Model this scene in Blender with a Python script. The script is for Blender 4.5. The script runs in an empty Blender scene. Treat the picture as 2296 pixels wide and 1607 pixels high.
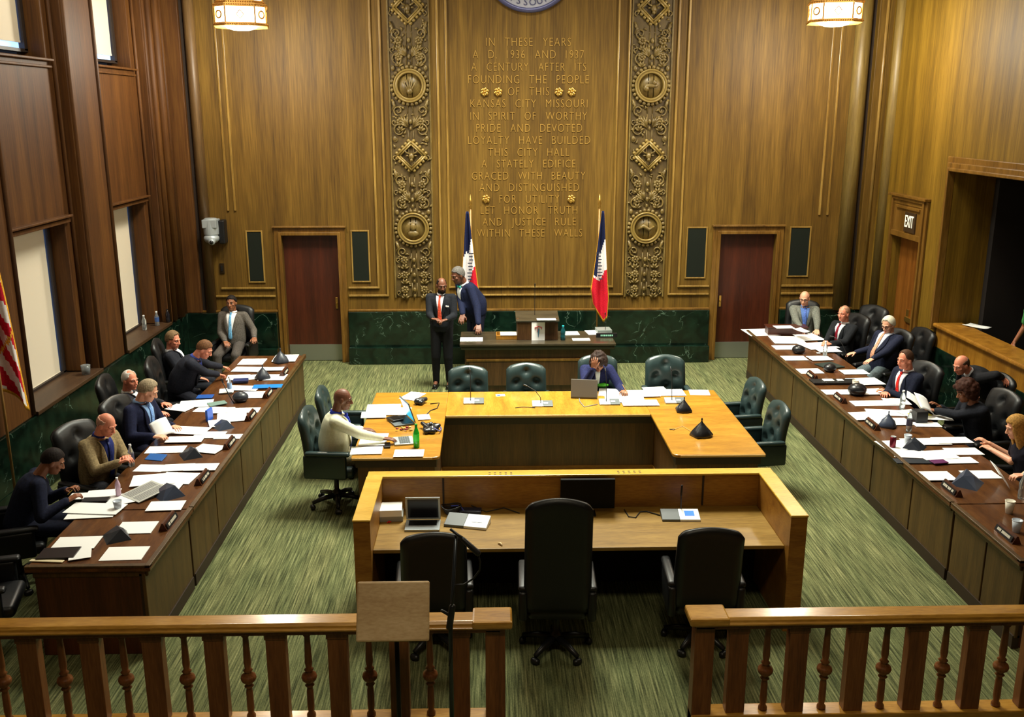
import bpy, math, random
from mathutils import Vector, Matrix, Euler
random.seed(7)
PI = math.pi
sc = bpy.context.scene
COL = sc.collection
V = Vector

# ---------------------------------------------------------------- camera
CAMH, FPX = 4.34, 2150.0
PITCH, YAW = math.radians(14.487), math.radians(1.496)
cd = bpy.data.cameras.new('camera'); cam = bpy.data.objects.new('camera', cd); COL.objects.link(cam)
cam.location = (0, 0, CAMH); cam.rotation_euler = (PI/2 - PITCH, 0, -YAW)
cd.sensor_width = 36; cd.lens = FPX/2296*36; cd.clip_end = 100
sc.camera = cam
_fw = V((math.sin(YAW)*math.cos(PITCH), math.cos(YAW)*math.cos(PITCH), -math.sin(PITCH)))
_rt = V((math.cos(YAW), -math.sin(YAW), 0))
_up = V((math.sin(YAW)*math.sin(PITCH), math.cos(YAW)*math.sin(PITCH), math.cos(PITCH)))
def ray(px, py): return _fw + _rt*((px-1148)/FPX) - _up*((py-803.5)/FPX)
def U(px, py, z=0.0):
    r = ray(px, py); t = (z-CAMH)/r.z
    return V((r.x*t, r.y*t, z))
def UY(px, py, Y):
    r = ray(px, py); t = Y/r.y
    return V((r.x*t, Y, CAMH+r.z*t))

# ---------------------------------------------------------------- materials
def lin(c): c /= 255.0; return c/12.92 if c <= .04045 else ((c+.055)/1.055)**2.4
def C(r, g, b): return (lin(r), lin(g), lin(b), 1)
_m = {}
def mat(name, col, rough=.6, metal=0, emit=None, es=1, trans=0, coat=0, spec=None):
    if name in _m: return _m[name]
    m = bpy.data.materials.new(name); m.use_nodes = True
    b = m.node_tree.nodes['Principled BSDF']
    b.inputs['Base Color'].default_value = C(*col); b.inputs['Roughness'].default_value = rough
    b.inputs['Metallic'].default_value = metal
    if trans: b.inputs['Transmission Weight'].default_value = trans
    if coat: b.inputs['Coat Weight'].default_value = coat
    if spec is not None: b.inputs['Specular IOR Level'].default_value = spec
    if emit: b.inputs['Emission Color'].default_value = C(*emit); b.inputs['Emission Strength'].default_value = es
    _m[name] = m
    return m
def ramp(nt, stops):
    r = nt.nodes.new('ShaderNodeValToRGB'); e = r.color_ramp.elements
    while len(e) < len(stops): e.new(.5)
    for i, (p, c) in enumerate(stops): e[i].position = p; e[i].color = C(*c)
    return r
def coords(nt, scale):
    tc = nt.nodes.new('ShaderNodeTexCoord'); mp = nt.nodes.new('ShaderNodeMapping')
    g = nt.nodes.new('ShaderNodeNewGeometry')
    mp.inputs['Scale'].default_value = scale
    nt.links.new(g.outputs['Position'], mp.inputs['Vector'])
    return mp
def noise(nt, mp, s, d=4, dist=0):
    n = nt.nodes.new('ShaderNodeTexNoise'); n.inputs['Scale'].default_value = s; n.inputs['Detail'].default_value = d
    n.inputs['Distortion'].default_value = dist
    nt.links.new(mp.outputs[0], n.inputs['Vector']); return n
def wood(name, dark, mid, light, scale=(7, 7, .35), rough=.4, coat=0, fine=9, bump=.15):
    if name in _m: return _m[name]
    m = bpy.data.materials.new(name); m.use_nodes = True; nt = m.node_tree; L = nt.links
    b = nt.nodes['Principled BSDF']; mp = coords(nt, scale)
    n1 = noise(nt, mp, 1.0, 3, .4); n2 = noise(nt, mp, fine, 4, .2)
    mx = nt.nodes.new('ShaderNodeMix'); mx.data_type = 'FLOAT'; mx.inputs[0].default_value = .45
    L.new(n1.outputs[0], mx.inputs[2]); L.new(n2.outputs[0], mx.inputs[3])
    r = ramp(nt, [(.33, dark), (.5, mid), (.67, light)])
    L.new(mx.outputs[0], r.inputs[0]); L.new(r.outputs[0], b.inputs['Base Color'])
    b.inputs['Roughness'].default_value = rough; b.inputs['Coat Weight'].default_value = coat
    b.inputs['Coat Roughness'].default_value = .12
    if name.startswith('walnut'): b.inputs['Specular IOR Level'].default_value = .3
    bp = nt.nodes.new('ShaderNodeBump'); bp.inputs['Strength'].default_value = bump; bp.inputs['Distance'].default_value = .002
    L.new(n2.outputs[0], bp.inputs['Height']); L.new(bp.outputs[0], b.inputs['Normal'])
    _m[name] = m; return m
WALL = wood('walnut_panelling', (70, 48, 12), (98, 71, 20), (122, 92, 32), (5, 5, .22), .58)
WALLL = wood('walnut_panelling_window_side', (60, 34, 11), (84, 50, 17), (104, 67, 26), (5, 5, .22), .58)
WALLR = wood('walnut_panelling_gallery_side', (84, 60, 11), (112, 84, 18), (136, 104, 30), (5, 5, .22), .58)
TRIMW = wood('trim_wood', (108, 80, 32), (140, 108, 50), (166, 134, 70), (9, 9, .6), .3)
CARVE = wood('carved_wood', (84, 66, 30), (108, 88, 44), (134, 112, 62), (9, 9, 3), .4)
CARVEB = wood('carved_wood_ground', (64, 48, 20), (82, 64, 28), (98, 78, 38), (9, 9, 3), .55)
DOORW = wood('door_wood', (50, 20, 9), (70, 29, 13), (86, 38, 18), (9, 9, .4), .4)
DESKF = wood('desk_front_wood', (54, 36, 13), (76, 53, 21), (92, 67, 29), (8, 8, .5), .45)
DESKT = wood('dark_desk_top_wood', (62, 34, 16), (88, 52, 24), (110, 70, 34), (9, 1.2, 9), .3, .3)
TABT = wood('honey_table_top_wood', (140, 94, 20), (164, 114, 29), (184, 134, 42), (1.6, 9, 9), .36, .25)
TABTY = wood('honey_table_top_wood_lengthwise', (144, 98, 20), (168, 120, 30), (188, 140, 46), (9, 1.6, 9), .36, .25)
TABF = wood('table_front_wood', (60, 38, 14), (84, 54, 20), (102, 68, 28), (8, 8, .5), .42)
CLERK = wood('clerk_desk_wood', (120, 76, 22), (146, 98, 32), (166, 118, 44), (1.5, 8, 8), .4)
CLERKT = wood('clerk_desk_cap_wood', (196, 148, 40), (214, 168, 54), (226, 184, 74), (2, 8, 8), .35, .3)
RAILW = wood('rail_wood', (138, 94, 30), (168, 120, 44), (190, 142, 62), (1.4, 9, 9), .28, .5)
POSTW = wood('rail_post_wood', (86, 46, 20), (112, 64, 30), (132, 82, 42), (9, 9, .8), .38)
LECT = wood('pale_board_wood', (172, 140, 96), (190, 160, 116), (204, 176, 134), (3, 9, 9), .5)
def carpet():
    m = bpy.data.materials.new('striped_carpet'); m.use_nodes = True; nt = m.node_tree; L = nt.links
    b = nt.nodes['Principled BSDF']
    n1 = noise(nt, coords(nt, (72, 2.2, 1)), 1.0, 3, 0)
    n2 = noise(nt, coords(nt, (130, 40, 60)), 1.0, 2, 0)
    n3 = noise(nt, coords(nt, (5, .5, 1)), 1.0, 2, 0)
    r = ramp(nt, [(.36, (60, 64, 45)), (.46, (90, 95, 68)), (.56, (114, 118, 86)), (.7, (152, 153, 117))])
    a = nt.nodes.new('ShaderNodeMix'); a.data_type = 'FLOAT'; a.inputs[0].default_value = .22
    L.new(n1.outputs[0], a.inputs[2]); L.new(n2.outputs[0], a.inputs[3])
    L.new(a.outputs[0], r.inputs[0])
    r2 = ramp(nt, [(.3, (225, 230, 212)), (.7, (255, 250, 232))])
    L.new(n3.outputs[0], r2.inputs[0])
    mx = nt.nodes.new('ShaderNodeMix'); mx.data_type = 'RGBA'; mx.blend_type = 'MULTIPLY'; mx.inputs[0].default_value = 1
    L.new(r.outputs[0], mx.inputs[6]); L.new(r2.outputs[0], mx.inputs[7]); L.new(mx.outputs[2], b.inputs['Base Color'])
    b.inputs['Roughness'].default_value = .95; b.inputs['Specular IOR Level'].default_value = .1
    return m
CARPET = carpet()
def marble():
    m = bpy.data.materials.new('green_marble'); m.use_nodes = True; nt = m.node_tree; L = nt.links
    b = nt.nodes['Principled BSDF']
    n1 = noise(nt, coords(nt, (1, 1, 1)), 2.4, 9, .9)
    r = ramp(nt, [(.40, (8, 20, 14)), (.494, (14, 34, 24)), (.5, (120, 146, 128)), (.506, (12, 32, 23)), (.62, (8, 22, 16))])
    L.new(n1.outputs[0], r.inputs[0])
    n2 = noise(nt, coords(nt, (1.6, 1.6, 1)), 1.7, 3, .5); r2 = ramp(nt, [(.5, (0, 0, 0)), (.62, (255, 255, 255))]); L.new(n2.outputs[0], r2.inputs[0])
    n3 = noise(nt, coords(nt, (1, 1, 1)), 5, 5, .8); r3 = ramp(nt, [(.35, (7, 18, 13)), (.7, (20, 42, 30))]); L.new(n3.outputs[0], r3.inputs[0])
    mx = nt.nodes.new('ShaderNodeMix'); mx.data_type = 'RGBA'
    L.new(r2.outputs[0], mx.inputs[0]); L.new(r3.outputs[0], mx.inputs[6]); L.new(r.outputs[0], mx.inputs[7]); L.new(mx.outputs[2], b.inputs['Base Color'])
    b.inputs['Roughness'].default_value = .18
    return m
MARB = marble()
def leather(name, col, r=.38):
    if name in _m: return _m[name]
    m = mat(name, col, r); nt = m.node_tree
    n = noise(nt, coords(nt, (1, 1, 1)), 60, 3)
    bp = nt.nodes.new('ShaderNodeBump'); bp.inputs['Strength'].default_value = .25; bp.inputs['Distance'].default_value = .002
    nt.links.new(n.outputs[0], bp.inputs['Height']); nt.links.new(bp.outputs[0], nt.nodes['Principled BSDF'].inputs['Normal'])
    return m
LEA_LIT = leather('black_green_leather_lit', (40, 56, 56), .34); LEB = leather('black_leather', (17, 18, 20), .42)  # green-black leather is lightened in colour to mimic light on the chair fronts
def cloth(name, col, rough=.85, var=.12):
    if name in _m: return _m[name]
    m = mat(name, col, rough, spec=.2); nt = m.node_tree; b = nt.nodes['Principled BSDF']
    if min(col) > 150: var = .02
    n = noise(nt, coords(nt, (1, 1, 1)), 60, 4)
    lo = tuple(x*(1-var) for x in col); hi = tuple(min(255, x*(1+var)+2) for x in col)
    r = ramp(nt, [(.35, lo), (.65, hi)])
    nt.links.new(n.outputs[0], r.inputs[0]); nt.links.new(r.outputs[0], b.inputs['Base Color'])
    return m
PAPER = mat('white_paper', (250, 250, 248), .7)
BLKP = mat('black_plastic', (18, 19, 21), .4); GRYP = mat('grey_plastic', (92, 98, 100), .45)
SILV = mat('silver_plastic', (176, 184, 188), .35, .3); WHP = mat('white_plastic', (236, 240, 244), .4)
BRASS = mat('brass', (214, 170, 84), .28, .9); GOLDP = mat('gilding', (178, 134, 54), .38, .35)
STEEL = mat('brushed_steel', (150, 152, 140), .35, .7); DARKM = mat('black_metal', (20, 20, 22), .35, .6)
SHADE = mat('window_shade_cloth', (226, 214, 192), .9)
CABLE = mat('cable_rubber', (14, 14, 16), .5)
GLASS = mat('lamp_glass', (255, 250, 238), .5, emit=(255, 246, 224), es=9)
CLEAR = mat('clear_plastic', (235, 242, 245), .08, trans=.85)

# ---------------------------------------------------------------- mesh builder
class MB:
    def __init__(s): s.v = []; s.f = []; s.mi = []; s.m = 0
    def add(s, vs, fs, mtx=None):
        o = len(s.v)
        s.v += [tuple(mtx @ V(p)) for p in vs] if mtx is not None else [tuple(p) for p in vs]
        for f in fs: s.f.append([o+i for i in f]); s.mi.append(s.m)
        return s
    def box(s, x0, x1, y0, y1, z0, z1, mtx=None):
        vs = [(x, y, z) for z in (z0, z1) for y in (y0, y1) for x in (x0, x1)]
        return s.add(vs, [(0, 2, 3, 1), (4, 5, 7, 6), (0, 1, 5, 4), (2, 6, 7, 3), (0, 4, 6, 2), (1, 3, 7, 5)], mtx)
    def prism(s, poly, z0, z1, mtx=None):
        n = len(poly)
        vs = [(x, y, z0) for x, y in poly] + [(x, y, z1) for x, y in poly]
        a = sum(poly[i][0]*poly[(i+1) % n][1]-poly[(i+1) % n][0]*poly[i][1] for i in range(n))
        fs = [tuple(range(n, 2*n)), tuple(reversed(range(n)))] + [(i, (i+1) % n, n+(i+1) % n, n+i) for i in range(n)]
        if a < 0: fs = [tuple(reversed(f)) for f in fs]
        return s.add(vs, fs, mtx)
    def tube(s, pts, r, n=8, mtx=None):
        pts = [V(p) for p in pts]; R = r if isinstance(r, (list, tuple)) else [r]*len(pts)
        vs = []; fs = []; ref = None
        for i, p in enumerate(pts):
            d = (pts[min(i+1, len(pts)-1)]-pts[max(i-1, 0)])
            d = d.normalized() if d.length > 1e-9 else V((0, 0, 1))
            if ref is None: ref = V((0, 0, 1)) if abs(d.z) < .9 else V((1, 0, 0))
            a = d.cross(ref).normalized(); b = d.cross(a).normalized(); ref = a.cross(d).normalized()
            for k in range(n):
                t = 2*PI*k/n; vs.append(p+a*(R[i]*math.cos(t))+b*(R[i]*math.sin(t)))
        for i in range(len(pts)-1):
            for k in range(n): fs.append((i*n+k, i*n+(k+1) % n, (i+1)*n+(k+1) % n, (i+1)*n+k))
        fs.append(tuple(reversed(range(n)))); fs.append(tuple(range((len(pts)-1)*n, len(pts)*n)))
        return s.add(vs, fs, mtx)
    def lathe(s, prof, c=(0, 0, 0), n=20, mtx=None):
        vs = []; fs = []; c = V(c)
        for r, z in prof:
            for k in range(n):
                t = 2*PI*(k+.5)/n; vs.append(c+V((r*math.cos(t), r*math.sin(t), z)))
        for i in range(len(prof)-1):
            for k in range(n): fs.append((i*n+k, i*n+(k+1) % n, (i+1)*n+(k+1) % n, (i+1)*n+k))
        fs.append(tuple(reversed(range(n)))); fs.append(tuple(range((len(prof)-1)*n, len(prof)*n)))
        return s.add(vs, fs, mtx)
    def ell(s, c, r, n=12, m=8, mtx=None):
        if not isinstance(r, (tuple, list)): r = (r, r, r)
        vs = [(c[0], c[1], c[2]-r[2])]; fs = []
        for j in range(1, m):
            p = -PI/2+PI*j/m
            for k in range(n):
                t = 2*PI*k/n
                vs.append((c[0]+r[0]*math.cos(p)*math.cos(t), c[1]+r[1]*math.cos(p)*math.sin(t), c[2]+r[2]*math.sin(p)))
        vs.append((c[0], c[1], c[2]+r[2])); N = len(vs)-1
        for k in range(n):
            fs.append((0, 1+(k+1) % n, 1+k)); fs.append((N, N-n+k, N-n+(k+1) % n))
        for j in range(m-2):
            for k in range(n): fs.append((1+j*n+k, 1+j*n+(k+1) % n, 1+(j+1)*n+(k+1) % n, 1+(j+1)*n+k))
        return s.add(vs, fs, mtx)
    def cap(s, a, b, ra, rb=None, n=10):
        rb = ra if rb is None else rb; a = V(a); b = V(b); d = (b-a)
        L = d.length
        if L < 1e-6: return s.ell(a, ra)
        d /= L; P = []; R = []
        for k in range(1, 5): t = PI/2*(1-k/4); P.append(a-d*(ra*math.sin(t))); R.append(ra*math.cos(t))
        for k in range(0, 4): t = PI/2*k/4; P.append(b+d*(rb*math.sin(t))); R.append(rb*math.cos(t))
        return s.tube(P, [max(x, 1e-4) for x in R], n)
    def grid(s, fn, nu, nv, thick=None):
        vs = [V(fn(i/nu, j/nv)) for j in range(nv+1) for i in range(nu+1)]
        fs = [(j*(nu+1)+i, j*(nu+1)+i+1, (j+1)*(nu+1)+i+1, (j+1)*(nu+1)+i) for j in range(nv) for i in range(nu)]
        return s.add(vs, fs)
def link(o, parent=None):
    COL.objects.link(o)
    if parent: o.parent = parent
    return o
def wloc(o):
    l = V((0, 0, 0))
    while o: l += o.location; o = o.parent
    return l
def obj(name, mb, m, parent=None, smooth=False, bevel=0, world=True, sub=0, solid=0, origin=None, seg=2):
    me = bpy.data.meshes.new(name)
    off = V((0, 0, 0))
    if parent is not None and world: off = wloc(parent)
    if parent is None and origin is not None: off = V(origin)
    me.from_pydata([tuple(V(p)-off) for p in mb.v], [], mb.f)
    for mm in (m if isinstance(m, (list, tuple)) else [m]): me.materials.append(mm)
    if any(mb.mi): me.polygons.foreach_set('material_index', mb.mi)
    if smooth: me.polygons.foreach_set('use_smooth', [True]*len(me.polygons))
    me.update()
    o = bpy.data.objects.new(name, me); link(o, parent)
    if parent is None and origin is not None: o.location = off
    if bevel:
        b = o.modifiers.new('bevel', 'BEVEL'); b.width = bevel; b.segments = seg; b.limit_method = 'ANGLE'; b.angle_limit = .6
    if solid: q = o.modifiers.new('solid', 'SOLIDIFY'); q.thickness = solid
    if sub: q = o.modifiers.new('sub', 'SUBSURF'); q.levels = sub; q.render_levels = sub
    return o
def tag(o, label, cat=None, group=None):
    o['label'] = label
    if cat: o['category'] = cat
    if group: o['group'] = group
    return o
def thing(name, label, cat, loc=(0, 0, 0), rz=0, group=None):
    o = bpy.data.objects.new(name, None); o.empty_display_size = .1; link(o)
    o.location = loc; o.rotation_euler = (0, 0, rz)
    return tag(o, label, cat, group)
def struct(name, mb, m, parent=None, **k):
    o = obj(name, mb, m, parent, **k)
    if parent is None: o['kind'] = 'structure'
    return o
def dup(root, loc, rz, label, group=None):
    r = root.copy(); COL.objects.link(r); r.location = loc; r.rotation_euler = (0, 0, rz); r['label'] = label
    if group: r['group'] = group
    for ch in list(root.children):
        c = ch.copy(); COL.objects.link(c); c.parent = r
        for g in list(ch.children):
            d = g.copy(); COL.objects.link(d); d.parent = c
    return r
def text_obj(name, s, size, m, parent, loc, rot, ext=.004, offset=0, align='CENTER', spacing=1, word=1, width=None):
    cu = bpy.data.curves.new(name, 'FONT'); cu.body = s; cu.size = size; cu.extrude = ext; cu.align_x = align
    cu.align_y = 'CENTER'; cu.space_character = spacing; cu.space_word = word; cu.offset = offset; cu.resolution_u = 3
    t = bpy.data.objects.new(name, cu); COL.objects.link(t)
    bpy.context.view_layer.update()
    me = bpy.data.meshes.new_from_object(t.evaluated_get(bpy.context.evaluated_depsgraph_get()))
    if width:
        xs = [v.co.x for v in me.vertices]; k = width/(max(xs)-min(xs)); mid = (max(xs)+min(xs))/2
        for v in me.vertices: v.co.x = (v.co.x-mid)*k
    bpy.data.objects.remove(t); me.materials.clear(); me.materials.append(m); me.name = name
    o = bpy.data.objects.new(name, me); link(o, parent)
    o.location = V(loc)-(wloc(parent) if parent else V((0, 0, 0))); o.rotation_euler = rot
    return o
BYF = (PI/2, 0, 0)      # text on a wall facing the camera side

# ---------------------------------------------------------------- the room shell
YB, XL, XR, XC = 16.64, -5.25, 6.73, .74
ZC = 8.6
b = MB().box(XL-1, XR+4, -4, YB+.4, -.2, 0); struct('floor', b, CARPET)
b = MB().box(XL-1, XR+4, -4, YB+.4, ZC, ZC+.2); struct('ceiling', b, mat('ceiling_plaster', (206, 196, 178), .8))
b = MB().box(XL-1, XR+1, -4.2, -4, 0, ZC); struct('wall_rear', b, WALL)
# back wall with two door openings
D1, D2, DZ = (-3.54, -2.58), (4.07, 5.05), 2.26
b = MB()
for x0, x1, z0, z1 in ((XL-.6, D1[0], 0, ZC), (D1[1], D2[0], 0, ZC), (D2[1], XR+.6, 0, ZC), (D1[0], D1[1], DZ, ZC), (D2[0], D2[1], DZ, ZC)):
    b.box(x0, x1, YB, YB+.3, z0, z1)
struct('wall_back', b, WALL)
for i, (a, c) in enumerate((D1, D2)):
    root = bpy.data.objects.new('door_%d' % (i+1), None); link(root); root.location = ((a+c)/2, YB+.12, 0); root['kind'] = 'structure'
    obj('door_leaf', MB().box(a, c, YB+.1, YB+.15, .3, DZ), DOORW, root)
    obj('kick_plate', MB().box(a+.01, c-.01, YB+.085, YB+.1, .01, .3), STEEL, root)
    obj('rail_panel', MB().box(a, c, YB+.1, YB+.14, 0, .3), DOORW, root)
    hx = c-.08 if i == 0 else a+.08
    obj('door_handle', MB().box(hx-.02, hx+.02, YB+.08, YB+.1, .95, 1.15).cap((hx, YB+.05, 1.05), (hx, YB+.09, 1.05), .012), BRASS, root, bevel=.003)
    f = MB()
    for (w, d, e_) in ((.13, .035, .004), (.055, .065, 0)):
        f.box(a-w, a-e_, YB-d, YB-.001, 0, DZ+w); f.box(c+e_, c+w, YB-d, YB-.001, 0, DZ+w); f.box(a-e_, c+e_, YB-d, YB-.001, DZ+e_, DZ+w)
    f.box(a-.15, c+.15, YB-.075, YB, DZ+.13, DZ+.16)
    obj('door_frame', f, TRIMW if 0 else wood('frame_wood', (84, 56, 18), (112, 78, 28), (134, 98, 42), (8, 8, .6), .35), root, bevel=.006)
FRAMEW = _m['frame_wood']
# green marble wainscot along back and side walls
def wains(name, segs, face):
    b = MB()
    for (x0, x1, y0, y1) in segs:
        b.box(x0, x1, y0, y1, .3, .92)
        if face == 'b': b.box(x0-.0, x1, y0-.12, y1, 0, .3)
        elif face == 'l': b.box(x0, x1+.0, y0, y1, 0, .3)
        else: b.box(x0, x1, y0, y1, 0, .3)
    return struct(name, b, MARB, bevel=.008)
wains('baseboard_back', [(XL-.2, D1[0]-.14, YB-.14, YB), (D1[1]+.14, D2[0]-.14, YB-.1, YB), (D2[1]+.14, XR, YB-.1, YB)], 'b')
wains('baseboard_left', [(XL-.5, XL+.03, -1, 16.5)], 'l')
wains('baseboard_right', [(XR-.03, XR+.2, 15.95, YB-.1), (XR-.03, XR+.2, -1, 14.6)], 'r')
b = MB()
for x0, x1 in ((XL, D1[0]-.14), (D1[1]+.14, D2[0]-.14), (D2[1]+.14, XR)): b.box(x0, x1, YB-.06, YB, .92, .955)
struct('trim_1', b, FRAMEW, bevel=.006)
# paired vertical mouldings that turn into horizontal double lines near the bottom
def mould(pts, r=.018, name='trim'):
    b = MB()
    for i_, (p, q) in enumerate(zip(pts[:-1], pts[1:])):
        r -= .0015 if i_ else 0
        x0, x1 = sorted((p[0], q[0])); z0, z1 = sorted((p[1], q[1]))
        b.box(x0-r, x1+r, YB-.03-.0015*i_, YB+.002, z0-r, z1+r)
    return b
n = 2
for P in ([(-1.74-.0, ZC), (-1.74, 1.2), (-2.41, 1.2)], [(-1.9, ZC), (-1.9, 1.34), (-2.41, 1.34)],
          [(-.8, ZC), (-.8, 1.2), (2.38, 1.2), (2.38-.0, ZC)], [(-.655, ZC), (-.655, 1.34), (2.2, 1.34), (2.2, ZC)][:4],
          [(3.2, ZC), (3.2, 1.2), (3.9, 1.2)], [(3.37, ZC), (3.37, 1.34), (3.9, 1.34)],
          [(-3.72, 1.2), (-4.72, 1.2)], [(-3.72, 1.34), (-4.62, 1.34)],
          [(5.22, 1.2), (6.2, 1.2)], [(5.22, 1.34), (6.1, 1.34)],
          [(-4.3, ZC), (-4.3, 2.7)], [(-4.42, ZC), (-4.42, 2.7)], [(5.78, ZC), (5.78, 2.6)], [(5.92, ZC), (5.92, 2.6)]):
    struct('trim_%d' % n, mould(P), TRIMW, bevel=.007); n += 1
# corner pilasters and half-round columns
def vcol(x, y, r, m=None, name=None):
    global n
    b = MB().lathe([(r, .92), (r, ZC)], (x, y, 0), 24)
    struct('trim_%d' % n, b, m or WALL, smooth=True); n += 1
b = MB().box(-5.3, -4.98, YB-.1, YB, .92, ZC); struct('trim_%d' % n, b, WALLL, bevel=.01); n += 1
b = MB().box(-4.99, -4.93, YB-.02, YB+.01, .92, ZC); struct('trim_%d' % n, b, mat('groove', (38, 24, 12), .8)); n += 1
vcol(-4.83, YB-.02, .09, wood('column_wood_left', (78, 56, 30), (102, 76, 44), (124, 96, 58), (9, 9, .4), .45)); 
COLW = wood('column_wood', (96, 76, 34), (122, 100, 50), (144, 122, 66), (9, 9, .4), .45)
vcol(6.26, YB-.05, .13, COLW); b = MB().box(6.42, 6.47, YB-.01, YB+.02, .92, ZC); struct('trim_%d' % n, b, _m['groove']); n += 1
b = MB().box(6.48, 6.78, YB-.12, YB, .92, ZC); struct('trim_%d' % n, b, WALL, bevel=.01); n += 1
vcol(6.62, YB-.11, .03, TRIMW)
vcol(XR, 16.2, .1, COLW)
# ---- left wall: bays with windows between broad pilasters
bays = [(4.6, 6.55), (7.68, 9.7-.1), (10.73, 12.68), (13.66, 15.62)]
w = MB(); p = MB()
PX = XL-.16           # face of the bay panelling
prev = -4.0
ZS, ZT, ZU = .98, 2.92, 5.05
for (a, c) in bays:
    p.box(XL-.6, XL, prev, a, .92, ZC); prev = c
    w.box(PX-.3, PX, a, c, ZT+.07, ZU-.08)             # spandrel between the windows
    w.box(PX-.3, PX, a, a+.2, ZS, ZT+.1); w.box(PX-.3, PX, c-.2, c, ZS, ZT+.1)
    w.box(PX-.3, PX, a, a+.2, ZU-.1, ZC); w.box(PX-.3, PX, c-.2, c, ZU-.1, ZC)
    w.box(PX-.5, PX, a, c, 7.6, ZC)
p.box(XL-.6, XL, prev, YB+.1, .92, ZC)
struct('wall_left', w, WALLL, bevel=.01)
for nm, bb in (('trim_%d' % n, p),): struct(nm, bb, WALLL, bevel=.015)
n += 1
r1 = MB()
for (a, c) in bays[1:]:
    r1.tube([(XL+.0, c+.04, .95), (XL+.0, c+.04, ZC)], .035, 10); r1.tube([(XL, a-.04, .95), (XL, a-.04, ZC)], .035, 10)
    r1.tube([(PX+.02, c-.02, .95), (PX+.02, c-.02, ZC)], .03, 10)
r1.tube([(XL+.01, 15.85, .95), (XL+.01, 15.85, ZC)], .06, 12); r1.tube([(XL+.03, 16.12, .95), (XL+.03, 16.12, ZC)], .08, 12)
r1.tube([(XL+.02, 16.38, .95), (XL+.02, 16.38, ZC)], .05, 12)
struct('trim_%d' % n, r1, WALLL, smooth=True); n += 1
hm = MB(); sl_ = MB()
for (a, c) in bays:
    for z, d, h in ((ZT+.03, .05, .05), (ZT+.1, .09, .03), (ZU-.12, .07, .03), (ZU-.2, .04, .03)):
        hm.box(PX-.02, PX+d, a+.12, c-.12, z, z+h)
    sl_.box(PX-.4, XL+.05, a, c, .92, .97)               # window sill board
struct('trim_%d' % n, hm, WALLL, bevel=.008); n += 1
struct('trim_%d' % n, sl_, wood('sill_wood', (46, 28, 14), (62, 40, 20), (78, 54, 30), (8, 1, 8), .5), bevel=.008); n += 1
k = 1
GLS = mat('daylit_window_glass', (150, 190, 240), .2, emit=(150, 190, 255), es=1.6)
for (a, c) in bays:
    for z0, z1, gap in ((ZS, ZT+.02, 0), (ZU, 7.6, .09)):
        root = bpy.data.objects.new('window_%d' % k, None); link(root); root.location = (PX-.2, (a+c)/2, z0); root['kind'] = 'structure'; k += 1
        y0, y1 = a+.2, c-.2
        fr = MB().box(PX-.3, PX-.2, y0, y0+.06, z0, z1).box(PX-.3, PX-.2, y1-.08, y1, z0, z1).box(PX-.3, PX-.2, y0, y1, z1-.05, z1).box(PX-.3, PX-.2, y0, y1, z0-.02, z0+.02)
        obj('window_frame', fr, mat('window_frame_dark', (42, 32, 26), .5), root)
        obj('pane', MB().box(PX-.29, PX-.27, y0, y1, z0, z1), GLS, root)
        obj('roller_shade', MB().box(PX-.245, PX-.24, y0+.02, y1-.1, z0+gap, z1-.02).box(PX-.25, PX-.235, y0+.02, y1-.1, z0+gap, z0+gap+.025), SHADE, root)
# ---- right wall with exit door and gallery opening
b = MB()
EX0, EX1, EZ = 14.62, 15.72, 2.36      # exit door opening along Y
G0, G1, GZ, GP = 7.0, 13.82, 3.5, 1.28
b.box(XR, XR+.3, EX1, YB+.1, 0, ZC); b.box(XR, XR+.3, EX0, EX1, EZ, ZC); b.box(XR, XR+.3, G1, EX0, 0, ZC)
b.box(XR, XR+.3, -4, G1, GZ, ZC); b.box(XR, XR+.3, -4, G0, 0, GZ)
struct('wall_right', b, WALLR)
root = bpy.data.objects.new('door_3', None); link(root); root.location = (XR+.3, (EX0+EX1)/2, 0); root['kind'] = 'structure'
f = MB()
for w_, d, e_ in ((.12, .04, .004), (.05, .07, 0)):
    f.box(XR-d, XR-.001, EX0-w_, EX0-e_, 0, 3.0); f.box(XR-d, XR-.001, EX1+e_, EX1+w_, 0, 3.0); f.box(XR-d, XR-.001, EX0-e_, EX1+e_, 3.0-w_, 3.0-e_)
f.box(XR-.03, XR, EX0, EX1, EZ, 3.0); f.box(XR-.05, XR, EX0-.05, EX1+.05, EZ, EZ+.09); f.box(XR-.1, XR, EX0-.14, EX1+.14, 3.0, 3.04)
f.box(XR-.06, XR-.02, EX0+.12, EX1-.12, 2.82, 2.86)
obj('door_frame', f, FRAMEW, root, bevel=.006)
obj('door_leaf', MB().box(XR+.14, XR+.19, EX0-.02, EX1+.02, 0, EZ), wood('exit_door_wood', (96, 52, 14), (122, 72, 22), (144, 90, 32), (8, 8, .5), .4), root)
obj('door_handle', MB().box(XR+.1, XR+.14, EX0+.15, EX0+.6, 1.0, 1.08).box(XR+.12, XR+.14, EX0+.5, EX0+.6, .98, 1.2), BRASS, root, bevel=.004)
es = thing('exit_sign', 'small dark EXIT sign with white letters above the side door', 'sign', (XR-.04, 15.05, 2.66))
obj('sign_plate', MB().box(XR-.055, XR-.03, 14.85, 15.24, 2.47, 2.78), mat('sign_brown', (58, 40, 20), .5), es, bevel=.003)
t = text_obj('sign_letters', 'EXIT', .27, mat('sign_white', (250, 246, 225), .5, emit=(255, 245, 215), es=.5), es, (XR-.06, 15.045, 2.63), (PI/2, 0, -PI/2), .003, 0, width=.3)
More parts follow.
